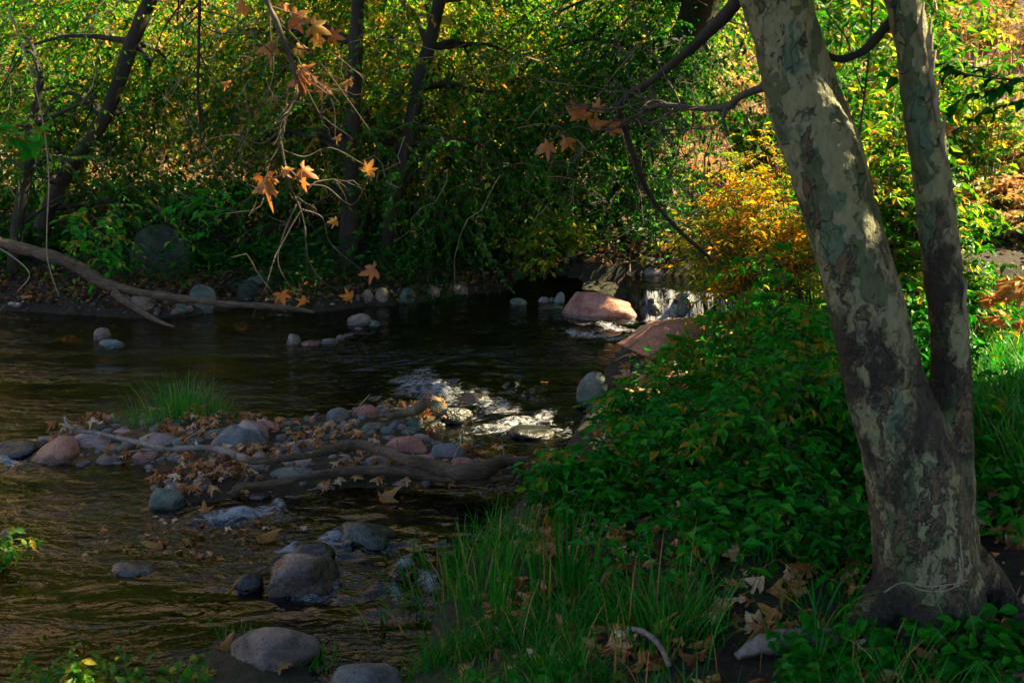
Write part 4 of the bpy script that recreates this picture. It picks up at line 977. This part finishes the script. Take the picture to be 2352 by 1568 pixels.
# dry brush of the sunlit slope
hb = []
i = 0
for (cx, by, w, h, Y, lm, hu, lb) in [
 (2250, 300, 380, 330, 24, 'leaf_brush', (.0, .6), 'sunlit tan brush highest on the right-hand slope'),
 (2180, 470, 330, 300, 19, 'leaf_mid', (.4, 1), 'sunlit yellow brush just right of the thin stem'),
 (2330, 520, 260, 280, 18, 'leaf_brush', (.1, 1), 'rusty brush at the right edge above the upstream water'),
 (2100, 250, 300, 330, 27, 'leaf_mid', (.4, 1), 'green and gold brush top right behind the thin stem'),
 (1950, 330, 300, 330, 23, 'leaf_mid', (.2, .8), 'leafy brush behind the gap of the stems, on the slope'),
 (2280, 560, 240, 150, 16, 'leaf_brush', (.1, .9), 'low tan brush on the far shore of the upstream water'),
 (2215, 600, 150, 130, 15, 'leaf_mid', (.2, .8), 'green brush on the far shore just right of the thin stem'),
 (2345, 600, 150, 120, 15, 'leaf_brush', (.1, .7), 'brush on the far shore at the very right edge'),
 (2230, 260, 260, 260, 17, 'leaf_mid', (.2, .9), 'green shrubbery in front of the tan slope at the upper right'),
 (90, 330, 330, 220, 22, 'leaf_brush', (.2, 1), 'orange-tan brush glowing behind the left edge trees'),
 (420, 300, 360, 230, 25, 'leaf_lit', (.2, .9), 'sunlit brush behind the leaning tree'),
 (700, 330, 360, 230, 22, 'leaf_brush', (.2, 1), 'orange brush glimpsed behind the hanging branch'),
 (900, 300, 300, 260, 26, 'leaf_lit', (.1, .8), 'bright brush between the two middle trees'),
 (1250, 330, 380, 250, 22, 'leaf_mid', (.0, .5), 'shaded green brush in the middle distance'),
 (1560, 330, 320, 250, 24, 'leaf_brush', (.0, .8), 'tan and green brush behind the gnarled tree'),
 (1780, 420, 260, 300, 19, 'leaf_mid', (.4, .95), 'brush seen just left of the leaning sycamore stem')]:
    shrub('slope_brush', lb, 'shrub', cx, by, w, h, Y, 30, 4200, .12, lm, group='brush on the sunlit slope', hue=hu, wt='twig_pale', dy=.7)

# ------------------------------------------------------------------ orange leaved branch hanging in front
def syc_leaf(root, P, size, az, mat_='leaf_orange', droop=1.2, rnd=None, name='leaf'):
    az = R(az)
    D = np.array([math.cos(az), RNG.normal(0, .25), math.sin(az)]); Nn = np.array([RNG.normal(0, .8), -1.0, RNG.normal(.5, .7)])
    return child(name, [leaves([P], [D], [Nn], size, T_SYC, 1.0, np.array([RNG.random() if rnd is None else rnd]), curl=droop)], M[mat_], root, smooth=True)
K = pline([(598, -60), (612, 0), (640, 62), (665, 130), (682, 185), (690, 214), (665, 250), (642, 285), (648, 345), (660, 400), (672, 440), (690, 480), (700, 520)], 4.25, 4.4)
hb = thing('hanging_branch', K[0], 'thin hanging branch with orange star-shaped leaves left of centre', 'branch')
hp = [tube(K, [.010, .010, .009, .009, .008, .008, .006, .005, .005, .0045, .004, .003, .002], 7, 90, .3)]
for pts in ([(618, 10), (622, 90), (628, 160), (610, 230)], [(640, 40), (680, 90), (740, 150), (800, 230), (850, 300)], [(682, 185), (730, 200), (765, 240), (770, 320)], [(645, 300), (600, 330), (540, 310), (480, 320)],
            [(655, 380), (700, 420), (750, 430), (810, 470), (850, 400)], [(690, 480), (740, 500), (760, 560), (830, 620)], [(680, 470), (650, 540), (640, 610), (690, 690)], [(660, 400), (620, 410), (585, 415)], [(650, 345), (700, 360), (760, 340), (840, 380)], [(700, 520), (710, 600), (760, 660), (820, 650)]):
    hp.append(tube(pline(pts, 4.3, 4.4), [.003, .0026, .002, .0012], 4, 30, .2))
hp += twigtree(K, 16, .45, .003, 2, seed=9, bias=(.1, 0, -.3))
child('twig', hp, M['twig'], hb)
s0 = mpp(dp(700, 200, 4.3))
for (x_, y_, w_, az) in [(555, 25, 55, 230), (605, 105, 75, 205), (655, 20, 40, 275), (695, 45, 85, -10), (738, 68, 80, -25), (775, 85, 60, -15), (700, 112, 62, -20), (732, 98, 48, -60), (672, 180, 85, 215), (705, 150, 62, 20), (748, 205, 62, -35), (680, 215, 56, -80),
                         (790, 188, 52, 200), (768, 315, 36, 200), (590, 425, 90, 205), (612, 430, 80, -75), (592, 398, 32, 20), (662, 388, 46, 10), (712, 398, 80, -30), (698, 428, 52, -70), (850, 380, 58, 60), (845, 398, 34, 200), (760, 508, 42, 190),
                         (838, 625, 78, 200), (648, 692, 62, -80), (690, 700, 54, 215), (790, 682, 56, 170), (512, 188, 36, 180), (722, 190, 42, -80)]:
    p = dp(x_ - math.cos(R(az)) * w_ * .45, y_ + math.sin(R(az)) * w_ * .45, 4.3 + RNG.normal(0, .05))
    syc_leaf(hb, p, w_ * s0 * (.75 if y_ < 500 else .7), az, droop=RNG.uniform(.8, 2.0), rnd=RNG.uniform(.15, .7))
L1 = pline([(452, -60), (458, 0), (456, 120), (455, 220), (463, 332)], 5.2)
hl = thing('hanging_branch', L1[0], 'bare dark branch hanging straight down, left of the orange leaves', 'branch')
child('twig', [tube(L1, [.009, .008, .007, .006, .003], 6, 60, .4)] + [tube(pline(p_, 5.2), [.005, .003, .0012], 4, 30, .3) for p_ in ([(455, 10), (420, 60), (415, 190)], [(440, -20), (380, 60), (350, 140), (320, 270)], [(458, 120), (480, 170), (520, 230)], [(455, 200), (430, 240), (440, 320)])] + twigtree(L1, 12, .5, .003, 2, seed=12, bias=(0, 0, -.5)), M['bark_dark'], hl)
L2 = pline([(20, 20), (60, 130), (95, 260), (112, 400), (108, 520), (110, 600), (135, 680)], 8.0)
hl = thing('hanging_vine', L2[0], 'pale thin vine dangling in front of the dark bank at the far left', 'vine')
child('stem', [tube(L2, [.006, .006, .005, .005, .005, .004, .003], 5, 80, .3), tube(pline([(-20, 560), (30, 590), (68, 630), (40, 670)], 8.0), [.006, .005, .004], 5, 30, .3)], M['twig_pale'], hl)
# small clusters of brown leaves on the twiggy limb
cl = thing('dead_leaf_cluster', dp(1300, 300, 4.7), 'brown withered leaves caught at the tip of the twiggy branch', 'leaves')
child('twig', [tube(pline([(1430, 290), (1370, 300), (1320, 292), (1262, 325)], 4.65), [.004, .003, .002], 4, 24, .3)], M['twig'], cl)
for (x_, y_, w_, az) in [(1270, 322, 48, 215), (1303, 308, 40, 250), (1338, 285, 58, 120), (1352, 300, 46, 20), (1368, 262, 36, 80), (1390, 290, 40, -20)]:
    syc_leaf(cl, dp(x_, y_, 4.65), w_ * s0 * 1.2, az, 'leaf_dry', 2.0, .35)
lf = thing('twig_with_leaf', dp(2185, 300, 4.05), 'thin twig with one curled tan leaf right of the thin stem', 'twig')
child('twig', [tube(pline([(2175, 310), (2200, 295), (2260, 292), (2290, 300)], 4.05), [.003, .002, .001], 4, 24)] + twigtree(pline([(2185, 308), (2215, 300), (2240, 330)], 4.05), 8, .12, .0015, 1, seed=4), M['twig'], lf)
syc_leaf(lf, dp(2160, 298, 4.03), .06, 10, 'leaf_orange', 2.5, .3)
# green leaf sprays close to the lens
fg = thing('leafy_twig', dp(2352, 140, 4.6), 'dark green leafy twig reaching in at the upper right edge', 'twig')
P_ = pline([(2420, 200), (2330, 185), (2240, 175), (2170, 165)], 5.0); 
child('foliage', sprays(P_[[0, 0, 1, 1, 2]], np.array([[-1, 0, .1], [-.9, 0, -.2], [-.8, 0, .3], [-1, .1, -.3], [-1, 0, 0]]), [.5, .45, .4, .4, .35], .15, 18, .07, T_LEAF, .5, .003, np.full(5, .2)) + [tube(P_, .004, 5, 20)[:2] + (None, 1)], [M['leaf_shade'], M['twig']], fg, smooth=False)
def cluster(name, label, pts, Y, nl, ls, lm, hue, L=.25, cat='plant', sp=.03):
    c = thing(name, dp(*pts[0], Y), label, cat)
    S = np.array([dp(a, b, Y) for a, b in pts]); n = len(S); r = 5
    S = np.repeat(S, r, 0) + RNG.normal(0, sp, (n * r, 3))
    D = RNG.normal(0, 1, (n * r, 3)) * [1, .6, .5] + [0, 0, .25]
    child('foliage', sprays(S, D, L * RNG.uniform(.6, 1.2, n * r), .2, nl, ls, T_LEAF, .55, .002, RNG.uniform(*hue, n * r), flat=.8, k=5), [M[lm], M['twig']], c, smooth=False)
    return c
cluster('hanging_spray', 'bright green leaf spray hanging against the dark bank above the fallen log', [(215, 500), (235, 540), (250, 575), (225, 560)], 12.6, 12, .10, 'leaf_shade', (.6, .9), .4, sp=.10)
cluster('hanging_spray', 'bluish green leaf spray hanging left of the orange leaf pair', [(450, 470), (480, 500), (475, 450)], 9.5, 9, .08, 'leaf_shade', (.3, .6), .35, sp=.07)
cluster('hanging_spray', 'pale green leaf tip at the left edge', [(20, 315), (36, 325)], 5.0, 5, .07, 'leaf_shade', (.7, .95), .12)
# sprigs at the lower left, close to the camera
def sprig(label, px, Y, h, nst, hue=(.7, .95)):
    B = dp(px, 1700, Y); B[2] = gz(B[0], B[1])[0]
    t = thing('sprig', B, label, 'plant', 'leafy sprigs at the lower left')
    n = nst + 3; a = RNG.uniform(0, 6.28, n)
    S = np.stack([B[0] + RNG.normal(0, .05, n), B[1] + RNG.normal(0, .05, n), np.full(n, B[2] - .01)], -1)
    D = np.stack([np.cos(a) * .45, np.sin(a) * .3, np.ones(n)], -1)
    child('stem_and_leaves', sprays(S, D, h * RNG.uniform(.7, 1.1, n), .12, 16, .042, T_LEAF, .6, .0025, RNG.uniform(*hue, n), flat=.9, u0=.35), [M['leaf_gold'], M['twig']], t, smooth=False)
zb = lambda px, py, Y: dp(px, py, Y)[2]
for lb, px, py, Y in [('sprig at the very corner of the lower left', 40, 1520, 3.75), ('tallest sprig at the lower left with one yellow leaf', 235, 1465, 3.85), ('small sprig between the tallest one and the brown boulder', 375, 1510, 3.8), ('sprig low between the corner and the tallest one', 140, 1545, 3.7), ('short sprig just right of the tallest one', 300, 1545, 3.7), ('sprig between the corner one and the tallest one, nearer the water', 100, 1500, 3.95), ('last sprig toward the brown boulder', 420, 1530, 3.75)]:
    B = dp(px, 1600, Y); sprig(lb, px, Y, max(.15, zb(px, py, Y) - gz(B[0], B[1])[0]), 7, (.0, .15))
ls_ = cluster('sprig', 'bright green leaves entering at the left edge above the brown shallows', [(0, 1245), (12, 1280), (2, 1310), (-10, 1262)], 5.6, 8, .06, 'leaf_gold', (.0, .25), .16, sp=.02)

# ------------------------------------------------------------------ logs and driftwood
def on(px, py, dz=.0):
    p = hit(px, py); p[2] += dz; return p
lg = thing('fallen_log', on(300, 700), 'long fallen grey-brown log with a forked end reaching into the pool at the left', 'log')
FL = pline([(-80, 535), (0, 557), (80, 577), (165, 607), (240, 650), (300, 668), (380, 680), (450, 690), (520, 698), (600, 702), (660, 706), (722, 717)], 12.6, 11.9)
sl = mpp(FL[3])
child('stem', [tube(FL, np.array([28, 27, 26, 27, 25, 20, 17, 15, 13, 12, 10, 6]) / 2 * sl * 1.05, 12, 140, .45), tube(pline([(168, 606), (158, 590), (150, 582)], 12.3), [.03, .015, .004], 6, 12, .4)], M['drift'], lg)
child('fork', [tube(pline([(262, 672), (300, 700), (340, 725), (375, 742), (402, 751)], 12.2, 11.75), np.array([18, 15, 13, 9, 3]) / 2 * sl, 10, 50, .25)], M['drift'], lg)
s = mpp(on(600, 1060)); Zb = lambda pts, dz: np.array([on(px, py) + [0, 0, dz_] for (px, py), dz_ in zip(pts, dz)])
pr = lambda px, py, Y: gp(px, py, Y)
dA = thing('driftwood_stick', on(300, 1030), 'long bare pale forked stick lying across the left of the gravel bar', 'driftwood')
A1 = np.array([pr(148, 958, 0.26), pr(166, 985, 0.22), pr(225, 995, 0.19), pr(300, 1012, 0.19), pr(345, 1022, 0.19), pr(385, 1032, 0.19), pr(470, 1027, 0.19), pr(530, 1040, 0.19), pr(575, 1058, 0.19)])
child('stem', [tube(A1, np.array([8, 10, 10, 12, 12, 13, 12, 18, 16]) / 2 * s, 9, 90, .45), tube(np.array([pr(166, 985, 0.22), pr(142, 977, 0.22)]), np.array([4, 2]) / 2 * s, 6, 8),
               tube(np.array([pr(380, 1033, 0.19), pr(340, 1032, 0.19), pr(326, 1033, 0.19)]), np.array([9, 7, 5]) / 2 * s, 7, 12, .3)], M['drift_pale'], dA)
dB = thing('driftwood_log', on(900, 1090), 'thick weathered log lying across the right of the gravel bar', 'driftwood')
B1 = np.array([pr(520, 1035, 0.19), pr(560, 1052, 0.19), pr(595, 1058, 0.19), pr(650, 1052, 0.19), pr(720, 1042, 0.19), pr(780, 1028, 0.19), pr(830, 1022, 0.19), pr(880, 1035, 0.19), pr(940, 1056, 0.19), pr(1000, 1072, 0.15), pr(1060, 1084, 0.15), pr(1110, 1080, 0.15), pr(1150, 1062, 0.15), pr(1215, 1058, 0.15)])
child('stem', [tube(B1, np.array([10, 14, 18, 18, 19, 21, 23, 24, 26, 30, 36, 36, 30, 18]) / 2 * s, 12, 150, .5), tube(np.array([pr(1110, 1080, 0.15), pr(1085, 1095, 0.08), pr(1040, 1105, 0.08)]), np.array([30, 24, 12]) / 2 * s, 8, 20, .4)], M['drift'], dB)
dC = thing('driftwood_log', on(700, 1120), 'darker lower log with a curled end dipping into the water in front of the bar', 'driftwood')
C1 = np.array([pr(425, 1142, 0.0), pr(480, 1138, 0.0), pr(530, 1134, 0.0), pr(552, 1118, 0.05), pr(600, 1114, 0.05), pr(690, 1098, 0.09), pr(760, 1086, 0.09), pr(840, 1078, 0.09), pr(920, 1082, 0.09), pr(1010, 1092, 0.09), pr(1090, 1098, 0.09), pr(1180, 1098, 0.09)])
child('stem', [tube(C1, np.array([10, 13, 15, 17, 17, 18, 20, 24, 26, 26, 30, 12]) / 2 * s, 10, 130, .55)], M['drift'], dC)
dD = thing('driftwood_stump', on(940, 965), 'short split brown log stump at the back of the gravel bar', 'driftwood')
child('stem', [tube(np.array([pr(890, 957, .13), pr(920, 950, .15), pr(955, 940, .19), pr(978, 925, .25)]), np.array([13, 18, 24, 22]) / 2 * s * 1.15, 10, 40, .35)], M['bark_mid'], dD)
dE = thing('rotting_log', on(1800, 1490), 'pale rotting log half buried in leaves at the lower right', 'log')
E1 = np.array([on(1690, 1525, .02), on(1750, 1512, .05), on(1820, 1508, .06), on(1890, 1500, .05), on(1950, 1480, .02)])
child('stem', [tube(E1, [.015, .035, .04, .04, .02], 12, 60, .45)], M['drift_pale'], dE)
dF = thing('branch_stub', dp(1450, 1520, 3.6), 'short pale curved stick in the grass at the bottom', 'stick')
child('stem', [tube(np.array([on(1440, 1518, .13), on(1480, 1528, .13), on(1515, 1545, .10), on(1535, 1565, .06)]), [.008, .011, .010, .008], 7, 20, .3)], M['drift_pale'], dF)
tw = []
for pts in ([(840, 960), (825, 935), (850, 905)], [(690, 1100), (672, 1070), (670, 1028)], [(1045, 1060), (1060, 1010), (1062, 985)], [(1155, 1080), (1158, 1040), (1152, 1010)], [(915, 1050), (912, 1020), (911, 1008)], [(930, 1000), (990, 1050), (1060, 1090)], [(1040, 1022), (1090, 1030), (1150, 1070)],
            [(380, 1140), (400, 1180), (450, 1225)], [(420, 1030), (440, 1000), (500, 968)], [(340, 970), (400, 985), (470, 1000)], [(300, 1050), (330, 1030), (345, 1010)], [(640, 1110), (690, 1125), (740, 1118)], [(1200, 1065), (1170, 1085), (1150, 1100)]):
    tw.append(tube(np.array([on(a, b, .03 + .02 * i) if i == 0 else dp(a, b, on(*pts[0])[1] - .02 * i) for i, (a, b) in enumerate(pts)]), [.006, .005, .003], 5, 20, .3))
tag(build('scattered_twigs', tw, M['twig_pale']), kind='stuff')

# ------------------------------------------------------------------ leaf litter, ground cover, grass
def scatter(n, xr, yr, test):
    x = RNG.uniform(*xr, n); y = RNG.uniform(*yr, n); k = test(x, y); return x[k], y[k]
def litter(x, y, size, tpl, lift=.012, width=1.0, flat=.35, rn=None):
    n = len(x); z = np.maximum(gz(x, y), Lw(x, y) - .005); a = RNG.uniform(0, 6.28, n)
    D = np.stack([np.cos(a), np.sin(a), RNG.normal(.05, flat * .7, n)], -1); Nn = np.stack([RNG.normal(0, flat, n), RNG.normal(-.1, flat, n), np.ones(n)], -1)
    return leaves(np.stack([x, y, z + RNG.uniform(.2, 1.6, n) * lift], -1), D, Nn, size * RNG.uniform(.5, 1.25, n), tpl, width, rn, curl=2.2)
riv = lambda x, y: -sdist(x, y, RIV)
bar = lambda x, y: sdist(x, y, BAR)
P_ = []
x, y = scatter(3800, (bx[:, 0].min() - .2, bx[:, 0].max() + .2), (bx[:, 1].min() - .1, bx[:, 1].max() + .1), lambda x, y: (bar(x, y) > -.02) & (fbm(x * 2.2, y * 2.2, 0, 44, 3) > -.05))
P_.append(litter(x[:430], y[:430], .075, T_SYC, .05))
x, y = scatter(900, (gp(360, 1100)[0], gp(560, 1100)[0]), (gp(400, 1130)[1], gp(400, 1050)[1]), lambda x, y: bar(x, y) > -.03)
P_.append(litter(x[:90], y[:90], .08, T_SYC, .04))
tag(build('bar_leaf_litter', P_, M['leaf_dry'], smooth=False), kind='stuff')
P_ = []
x, y = scatter(60000, (-.5, 7.5), (2.4, 11), lambda x, y: (riv(x, y) > .25) & (np.abs(x) < .5 * y + .8)); x, y = x[:4200], y[:4200]
P_.append(litter(x, y, .10, T_SYC, .03))
tag(build('near_leaf_litter', P_, M['leaf_dry'], smooth=False), kind='stuff')
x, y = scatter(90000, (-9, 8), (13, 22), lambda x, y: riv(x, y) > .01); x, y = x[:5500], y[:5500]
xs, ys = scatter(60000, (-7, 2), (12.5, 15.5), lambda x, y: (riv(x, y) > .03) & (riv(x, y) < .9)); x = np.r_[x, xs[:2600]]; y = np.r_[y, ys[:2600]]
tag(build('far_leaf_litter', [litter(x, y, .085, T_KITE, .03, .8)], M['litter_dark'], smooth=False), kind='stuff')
# leaves afloat and stranded, told apart one by one
def lone(px, py, w, label, az, up=.3, m_='leaf_orange', rnd=.3, dz=.01):
    p = on(px, py, dz); s_ = mpp(p); t_ = R(az)
    o = build('fallen_leaf', [leaves([[0, 0, 0]], [[math.cos(t_), math.sin(t_) * .7, up]], [[RNG.normal(0, .2), -.35, 1]], w * s_, T_SYC, 1.0, np.array([rnd]), 2.0)], M[m_]); o.location = p
    tag(o, label, 'leaf', 'single fallen leaves')
for a in [(862, 1150, 66, 'large tawny leaf propped on the water below the lower log', 20, .5), (385, 1258, 66, 'pale tan leaf floating alone in the brown shallows', 170, .15), (580, 1243, 70, 'orange leaf pair snagged on a submerged stone', 30, .4),
          (497, 1500, 60, 'pale lilac-tan leaf standing on the left of the big brown boulder', 60, .6), (500, 1545, 66, 'brown leaf under the pale one by the big boulder', 240, .2), (640, 1530, 46, 'small brown leaf on the side of the big boulder', 300, .2), (695, 1500, 42, 'curled tan leaf right of the big boulder', 90, .5),
          (320, 1172, 22, 'tiny orange leaf drifting left of the dark rounded stone', 10, .1), (1035, 1230, 36, 'orange leaf on a twig in the near riffle', 350, .2), (945, 1312, 30, 'dark orange leaf caught in the small patch of foam', 280, .4), (468, 1190, 40, 'reddish leaf standing at the end of the white riffle', 100, .8),
          (60, 715, 22, 'orange leaf at the dark water edge, far left', 90, .5), (12, 1180, 26, 'pale leaf at the left edge of the brown shallows', 0, .2), (1240, 880, 20, 'orange leaf on the wet rock behind the rapid', 0, .2)]:
    lone(*a)
x, y = scatter(4000, (-3.2, 1.2), (4.5, 7), lambda x, y: (riv(x, y) < -.05) & (bar(x, y) < -.02) & (np.exp(-((x + 1.75) / .5) ** 2 - ((y - 6.0) / .3) ** 2) > RNG.random(4000) * .9 + .1))
tag(build('drifting_leaf_bits', [litter(x[:70], y[:70], .045, T_SYC, .012)], M['leaf_dry'], smooth=False), kind='stuff')

# grass of the near bank
def grass(x, y, h, w, lm, name, bend=(.4, 1.7), az=None):
    n = len(x); z = gz(x, y)
    a = RNG.uniform(0, 6.28, n) if az is None else az + RNG.normal(0, .9, n)
    return blades(np.stack([x, y, z - .01], -1), h * RNG.uniform(.45, 1.15, n), a, RNG.uniform(*bend, n), w)
def pxr(x, y, z=.3):
    return to_px(x, y, np.full_like(x, z))
x, y = scatter(400000, (-1.0, 1.9), (2.9, 5.4), lambda x, y: (riv(x, y) > -.06) & (fbm(x * 3, y * 3, 0, 50, 2) > -.25)); u_, v_ = pxr(x, y, .3)
k = (u_ > 900) & (u_ < 1700) & (v_ > 1410) & (v_ < 1700) & (RNG.random(len(x)) < sstep(1720, 1450, u_) * 1.0); x, y = x[k][:3800], y[k][:3800]
tag(build('bank_grass', [grass(x, y, .18, .005, 'grass', '', (.5, 2.0))], M['grass'], smooth=False), kind='stuff')
x, y = scatter(200000, (1.0, 2.6), (3.0, 6.5), lambda x, y: riv(x, y) > .1); u_, v_ = pxr(x, y, .5); k = (u_ < 2352) & (fbm(x * 4, y * 4, 0, 55, 2) > .05); x, y = x[k][:1500], y[k][:1500]
tag(build('shade_grass', [grass(x, y, .28, .005, 'grass', '')], M['grass'], smooth=False), kind='stuff')
x, y = scatter(200000, (2.3, 6.5), (4.3, 7.6), lambda x, y: riv(x, y) > .1); u_, v_ = pxr(x, y, .5); k = (u_ > 2215) & (u_ < 2420); x, y = x[k][:6500], y[k][:6500]
tag(build('meadow_grass', [grass(x, y, .42, .008, 'grass', '')], M['grass_bright'], smooth=False), kind='stuff')
def clump(label, px, py, n, h, w=.006, sp=.1, m_='grass', bend=(.3, 1.6), cat='grass', sq=1.0, name='grass_clump'):
    p = on(px, py); t_ = RNG.normal(0, sp, (n, 2)) * [1, sq]
    x = p[0] + t_[:, 0]; y = p[1] + t_[:, 1]; z = np.maximum(gz(x, y), -.03)
    out_ = np.arctan2(t_[:, 1], t_[:, 0]) + RNG.normal(0, .6, n)
    B = blades(np.stack([x - p[0], y - p[1], z - p[2] - .01], -1), h * RNG.uniform(.4, 1.1, n), out_, RNG.uniform(*bend, n), w)
    o = build(name, [B], M[m_], smooth=False); o.location = p; tag(o, label, cat, 'clumps of grass'); return o
clump('bright green grass tuft growing at the back of the gravel bar', 425, 955, 260, .40, .005, .13, 'grass_bright', (.2, 1.7))
clump('low arm of grass at the left of the bright island tuft', 350, 968, 180, .17, .005, .13, 'grass_bright', (.2, 1.5))
clump('sparse grass at the right of the bright island tuft', 485, 958, 120, .20, .005, .11, 'grass_bright', (.2, 1.5))
clump('thick grass overhanging the orange-pink slab by the waterfall', 1660, 815, 600, .26, .008, .22, 'grass', (.5, 2.0))
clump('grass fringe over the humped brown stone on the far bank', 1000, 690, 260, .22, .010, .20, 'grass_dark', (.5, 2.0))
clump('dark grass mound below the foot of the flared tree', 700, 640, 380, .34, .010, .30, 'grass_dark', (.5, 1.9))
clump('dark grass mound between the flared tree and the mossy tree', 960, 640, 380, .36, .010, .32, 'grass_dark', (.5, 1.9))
clump('tall upright grass clump at the tip of the near bank', 1110, 1420, 110, .40, .007, .10, 'grass', (.05, .9))
clump('loose grass fringe along the water at the tip of the near bank', 1060, 1330, 260, .30, .006, .22, 'grass', (.2, 1.5))
clump('grass clump trailing into the water left of the hollow', 1190, 1270, 260, .32, .006, .2, 'grass', (.3, 1.5))
clump('tall dry-tipped grass clump beside the dark hollow', 1300, 1370, 90, .45, .008, .09, 'grass', (.1, .9))
clump('arching grass clump in front of the dark hollow', 1520, 1480, 150, .42, .006, .12, 'grass', (.5, 1.6))
clump('arching long-bladed clump left of the trunk foot', 1870, 1460, 34, .42, .009, .08, 'grass', (.7, 2.0))
clump('small green weed tuft beside the big brown boulder', 715, 1530, 60, .12, .008, .05, 'grass_bright', (.2, 1.2))
clump('fine grass tuft at the left rim of the big brown boulder', 520, 1470, 60, .09, .004, .09, 'grass', (.2, 1.4))
# straw-coloured dead stalks
x, y = scatter(60000, (-.6, 2.2), (3.0, 5.4), lambda x, y: riv(x, y) > -.02); u_, v_ = pxr(x, y, .3); k = (u_ > 1000) & (u_ < 2352) & (v_ > 1250); x, y = x[k][:55], y[k][:55]
tag(build('dead_stalks', [grass(x, y, .32, .004, '', '', (.2, 1.4))], M['dry_grass'], smooth=False), kind='stuff')
# broad-leaved ground cover
x, y = scatter(90000, (-.6, 3.2), (2.6, 4.4), lambda x, y: riv(x, y) > .15); u_, v_ = pxr(x, y, .6); k = (v_ > 1400) & (u_ > 1050) & (RNG.random(len(x)) < np.where(u_ > 1640, 1, .35)) & (fbm(x * 3, y * 3, 0, 60, 2) > -.12); x, y = x[k][:3600], y[k][:3600]
n = len(x); a = RNG.uniform(0, 6.28, n); D = np.stack([np.cos(a), np.sin(a), RNG.normal(-.15, .2, n)], -1); Nn = np.stack([RNG.normal(0, .35, n), RNG.normal(-.2, .35, n), np.ones(n)], -1)
tag(build('ground_cover', [leaves(np.stack([x, y, gz(x, y) + RNG.uniform(.02, .13, n)], -1), D, Nn, .055 * RNG.uniform(.6, 1.4, n), T_LEAF, .75, RNG.random(n) * .8)], M['leaf_shade'], smooth=False), kind='stuff')
x, y = scatter(90000, (.3, 7), (4.2, 11.5), lambda x, y: (riv(x, y) > .35) & (np.abs(x) < .5 * y + .5) & ((y < 8.2) | (x > 2.6))); x, y = x[:7000], y[:7000]
n = len(x); a = RNG.uniform(0, 6.28, n); D = np.stack([np.cos(a), np.sin(a), RNG.normal(-.1, .2, n)], -1); Nn = np.stack([RNG.normal(0, .4, n), RNG.normal(-.2, .4, n), np.ones(n)], -1)
tag(build('undergrowth', [leaves(np.stack([x, y, gz(x, y) + RNG.uniform(.03, .35, n)], -1), D, Nn, .07 * RNG.uniform(.6, 1.4, n), T_KITE, .55, RNG.random(n) * .8)], M['leaf_shade'], smooth=False), kind='stuff')
x, y = scatter(120000, (-10, 3), (13, 19.5), lambda x, y: (riv(x, y) > .15) & (fbm(x * .9, y * .9, 0, 71, 3) > -.25)); x, y = x[:16000], y[:16000]
n = len(x); a = RNG.uniform(0, 6.28, n); D = np.stack([np.cos(a), np.sin(a), RNG.normal(-.1, .2, n)], -1); Nn = np.stack([RNG.normal(0, .5, n), RNG.normal(-.2, .5, n), np.ones(n)], -1)
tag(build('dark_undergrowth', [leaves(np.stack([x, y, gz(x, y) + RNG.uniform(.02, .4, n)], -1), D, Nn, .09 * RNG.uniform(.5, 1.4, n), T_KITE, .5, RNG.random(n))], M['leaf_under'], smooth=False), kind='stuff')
# dry grass over the sunlit slope
x, y = scatter(200000, (-20, 22), (19, 46), lambda x, y: (np.abs(x) < .5 * y + 2) & (y + .35 * np.abs(x - 1) > 20)); x, y = x[:45000], y[:45000]
tag(build('slope_grass', [grass(x, y, .55, .022, '', '', (.1, 1.2))], M['dry_grass'], smooth=False), kind='stuff')
# thin bare twigs hanging through the far foliage
n = 260; S = np.array([dp(RNG.uniform(-30, 1750), RNG.uniform(-40, 520), RNG.uniform(13.8, 17)) for _ in range(n)])
D = RNG.normal(0, 1, (n, 3)) * [1, .4, .7] + [0, 0, -.7]; D = norm(D); u = np.linspace(0, 1, 7); L = RNG.uniform(.5, 1.6, n)
J = np.cumsum(RNG.normal(0, .06, (n, 7, 3)), 1) * L[:, None, None]
C = S[:, None] + D[:, None] * (L[:, None] * u)[..., None] + J
tag(build('bare_twigs', [tubes(C, np.linspace(.007, .0025, 7)[None] * np.ones((n, 1)), 3, cap=False)], M['twig_pale']), kind='stuff')
# drop the working property from the roots
for o in bpy.data.objects:
    if "_l" in o: del o["_l"]
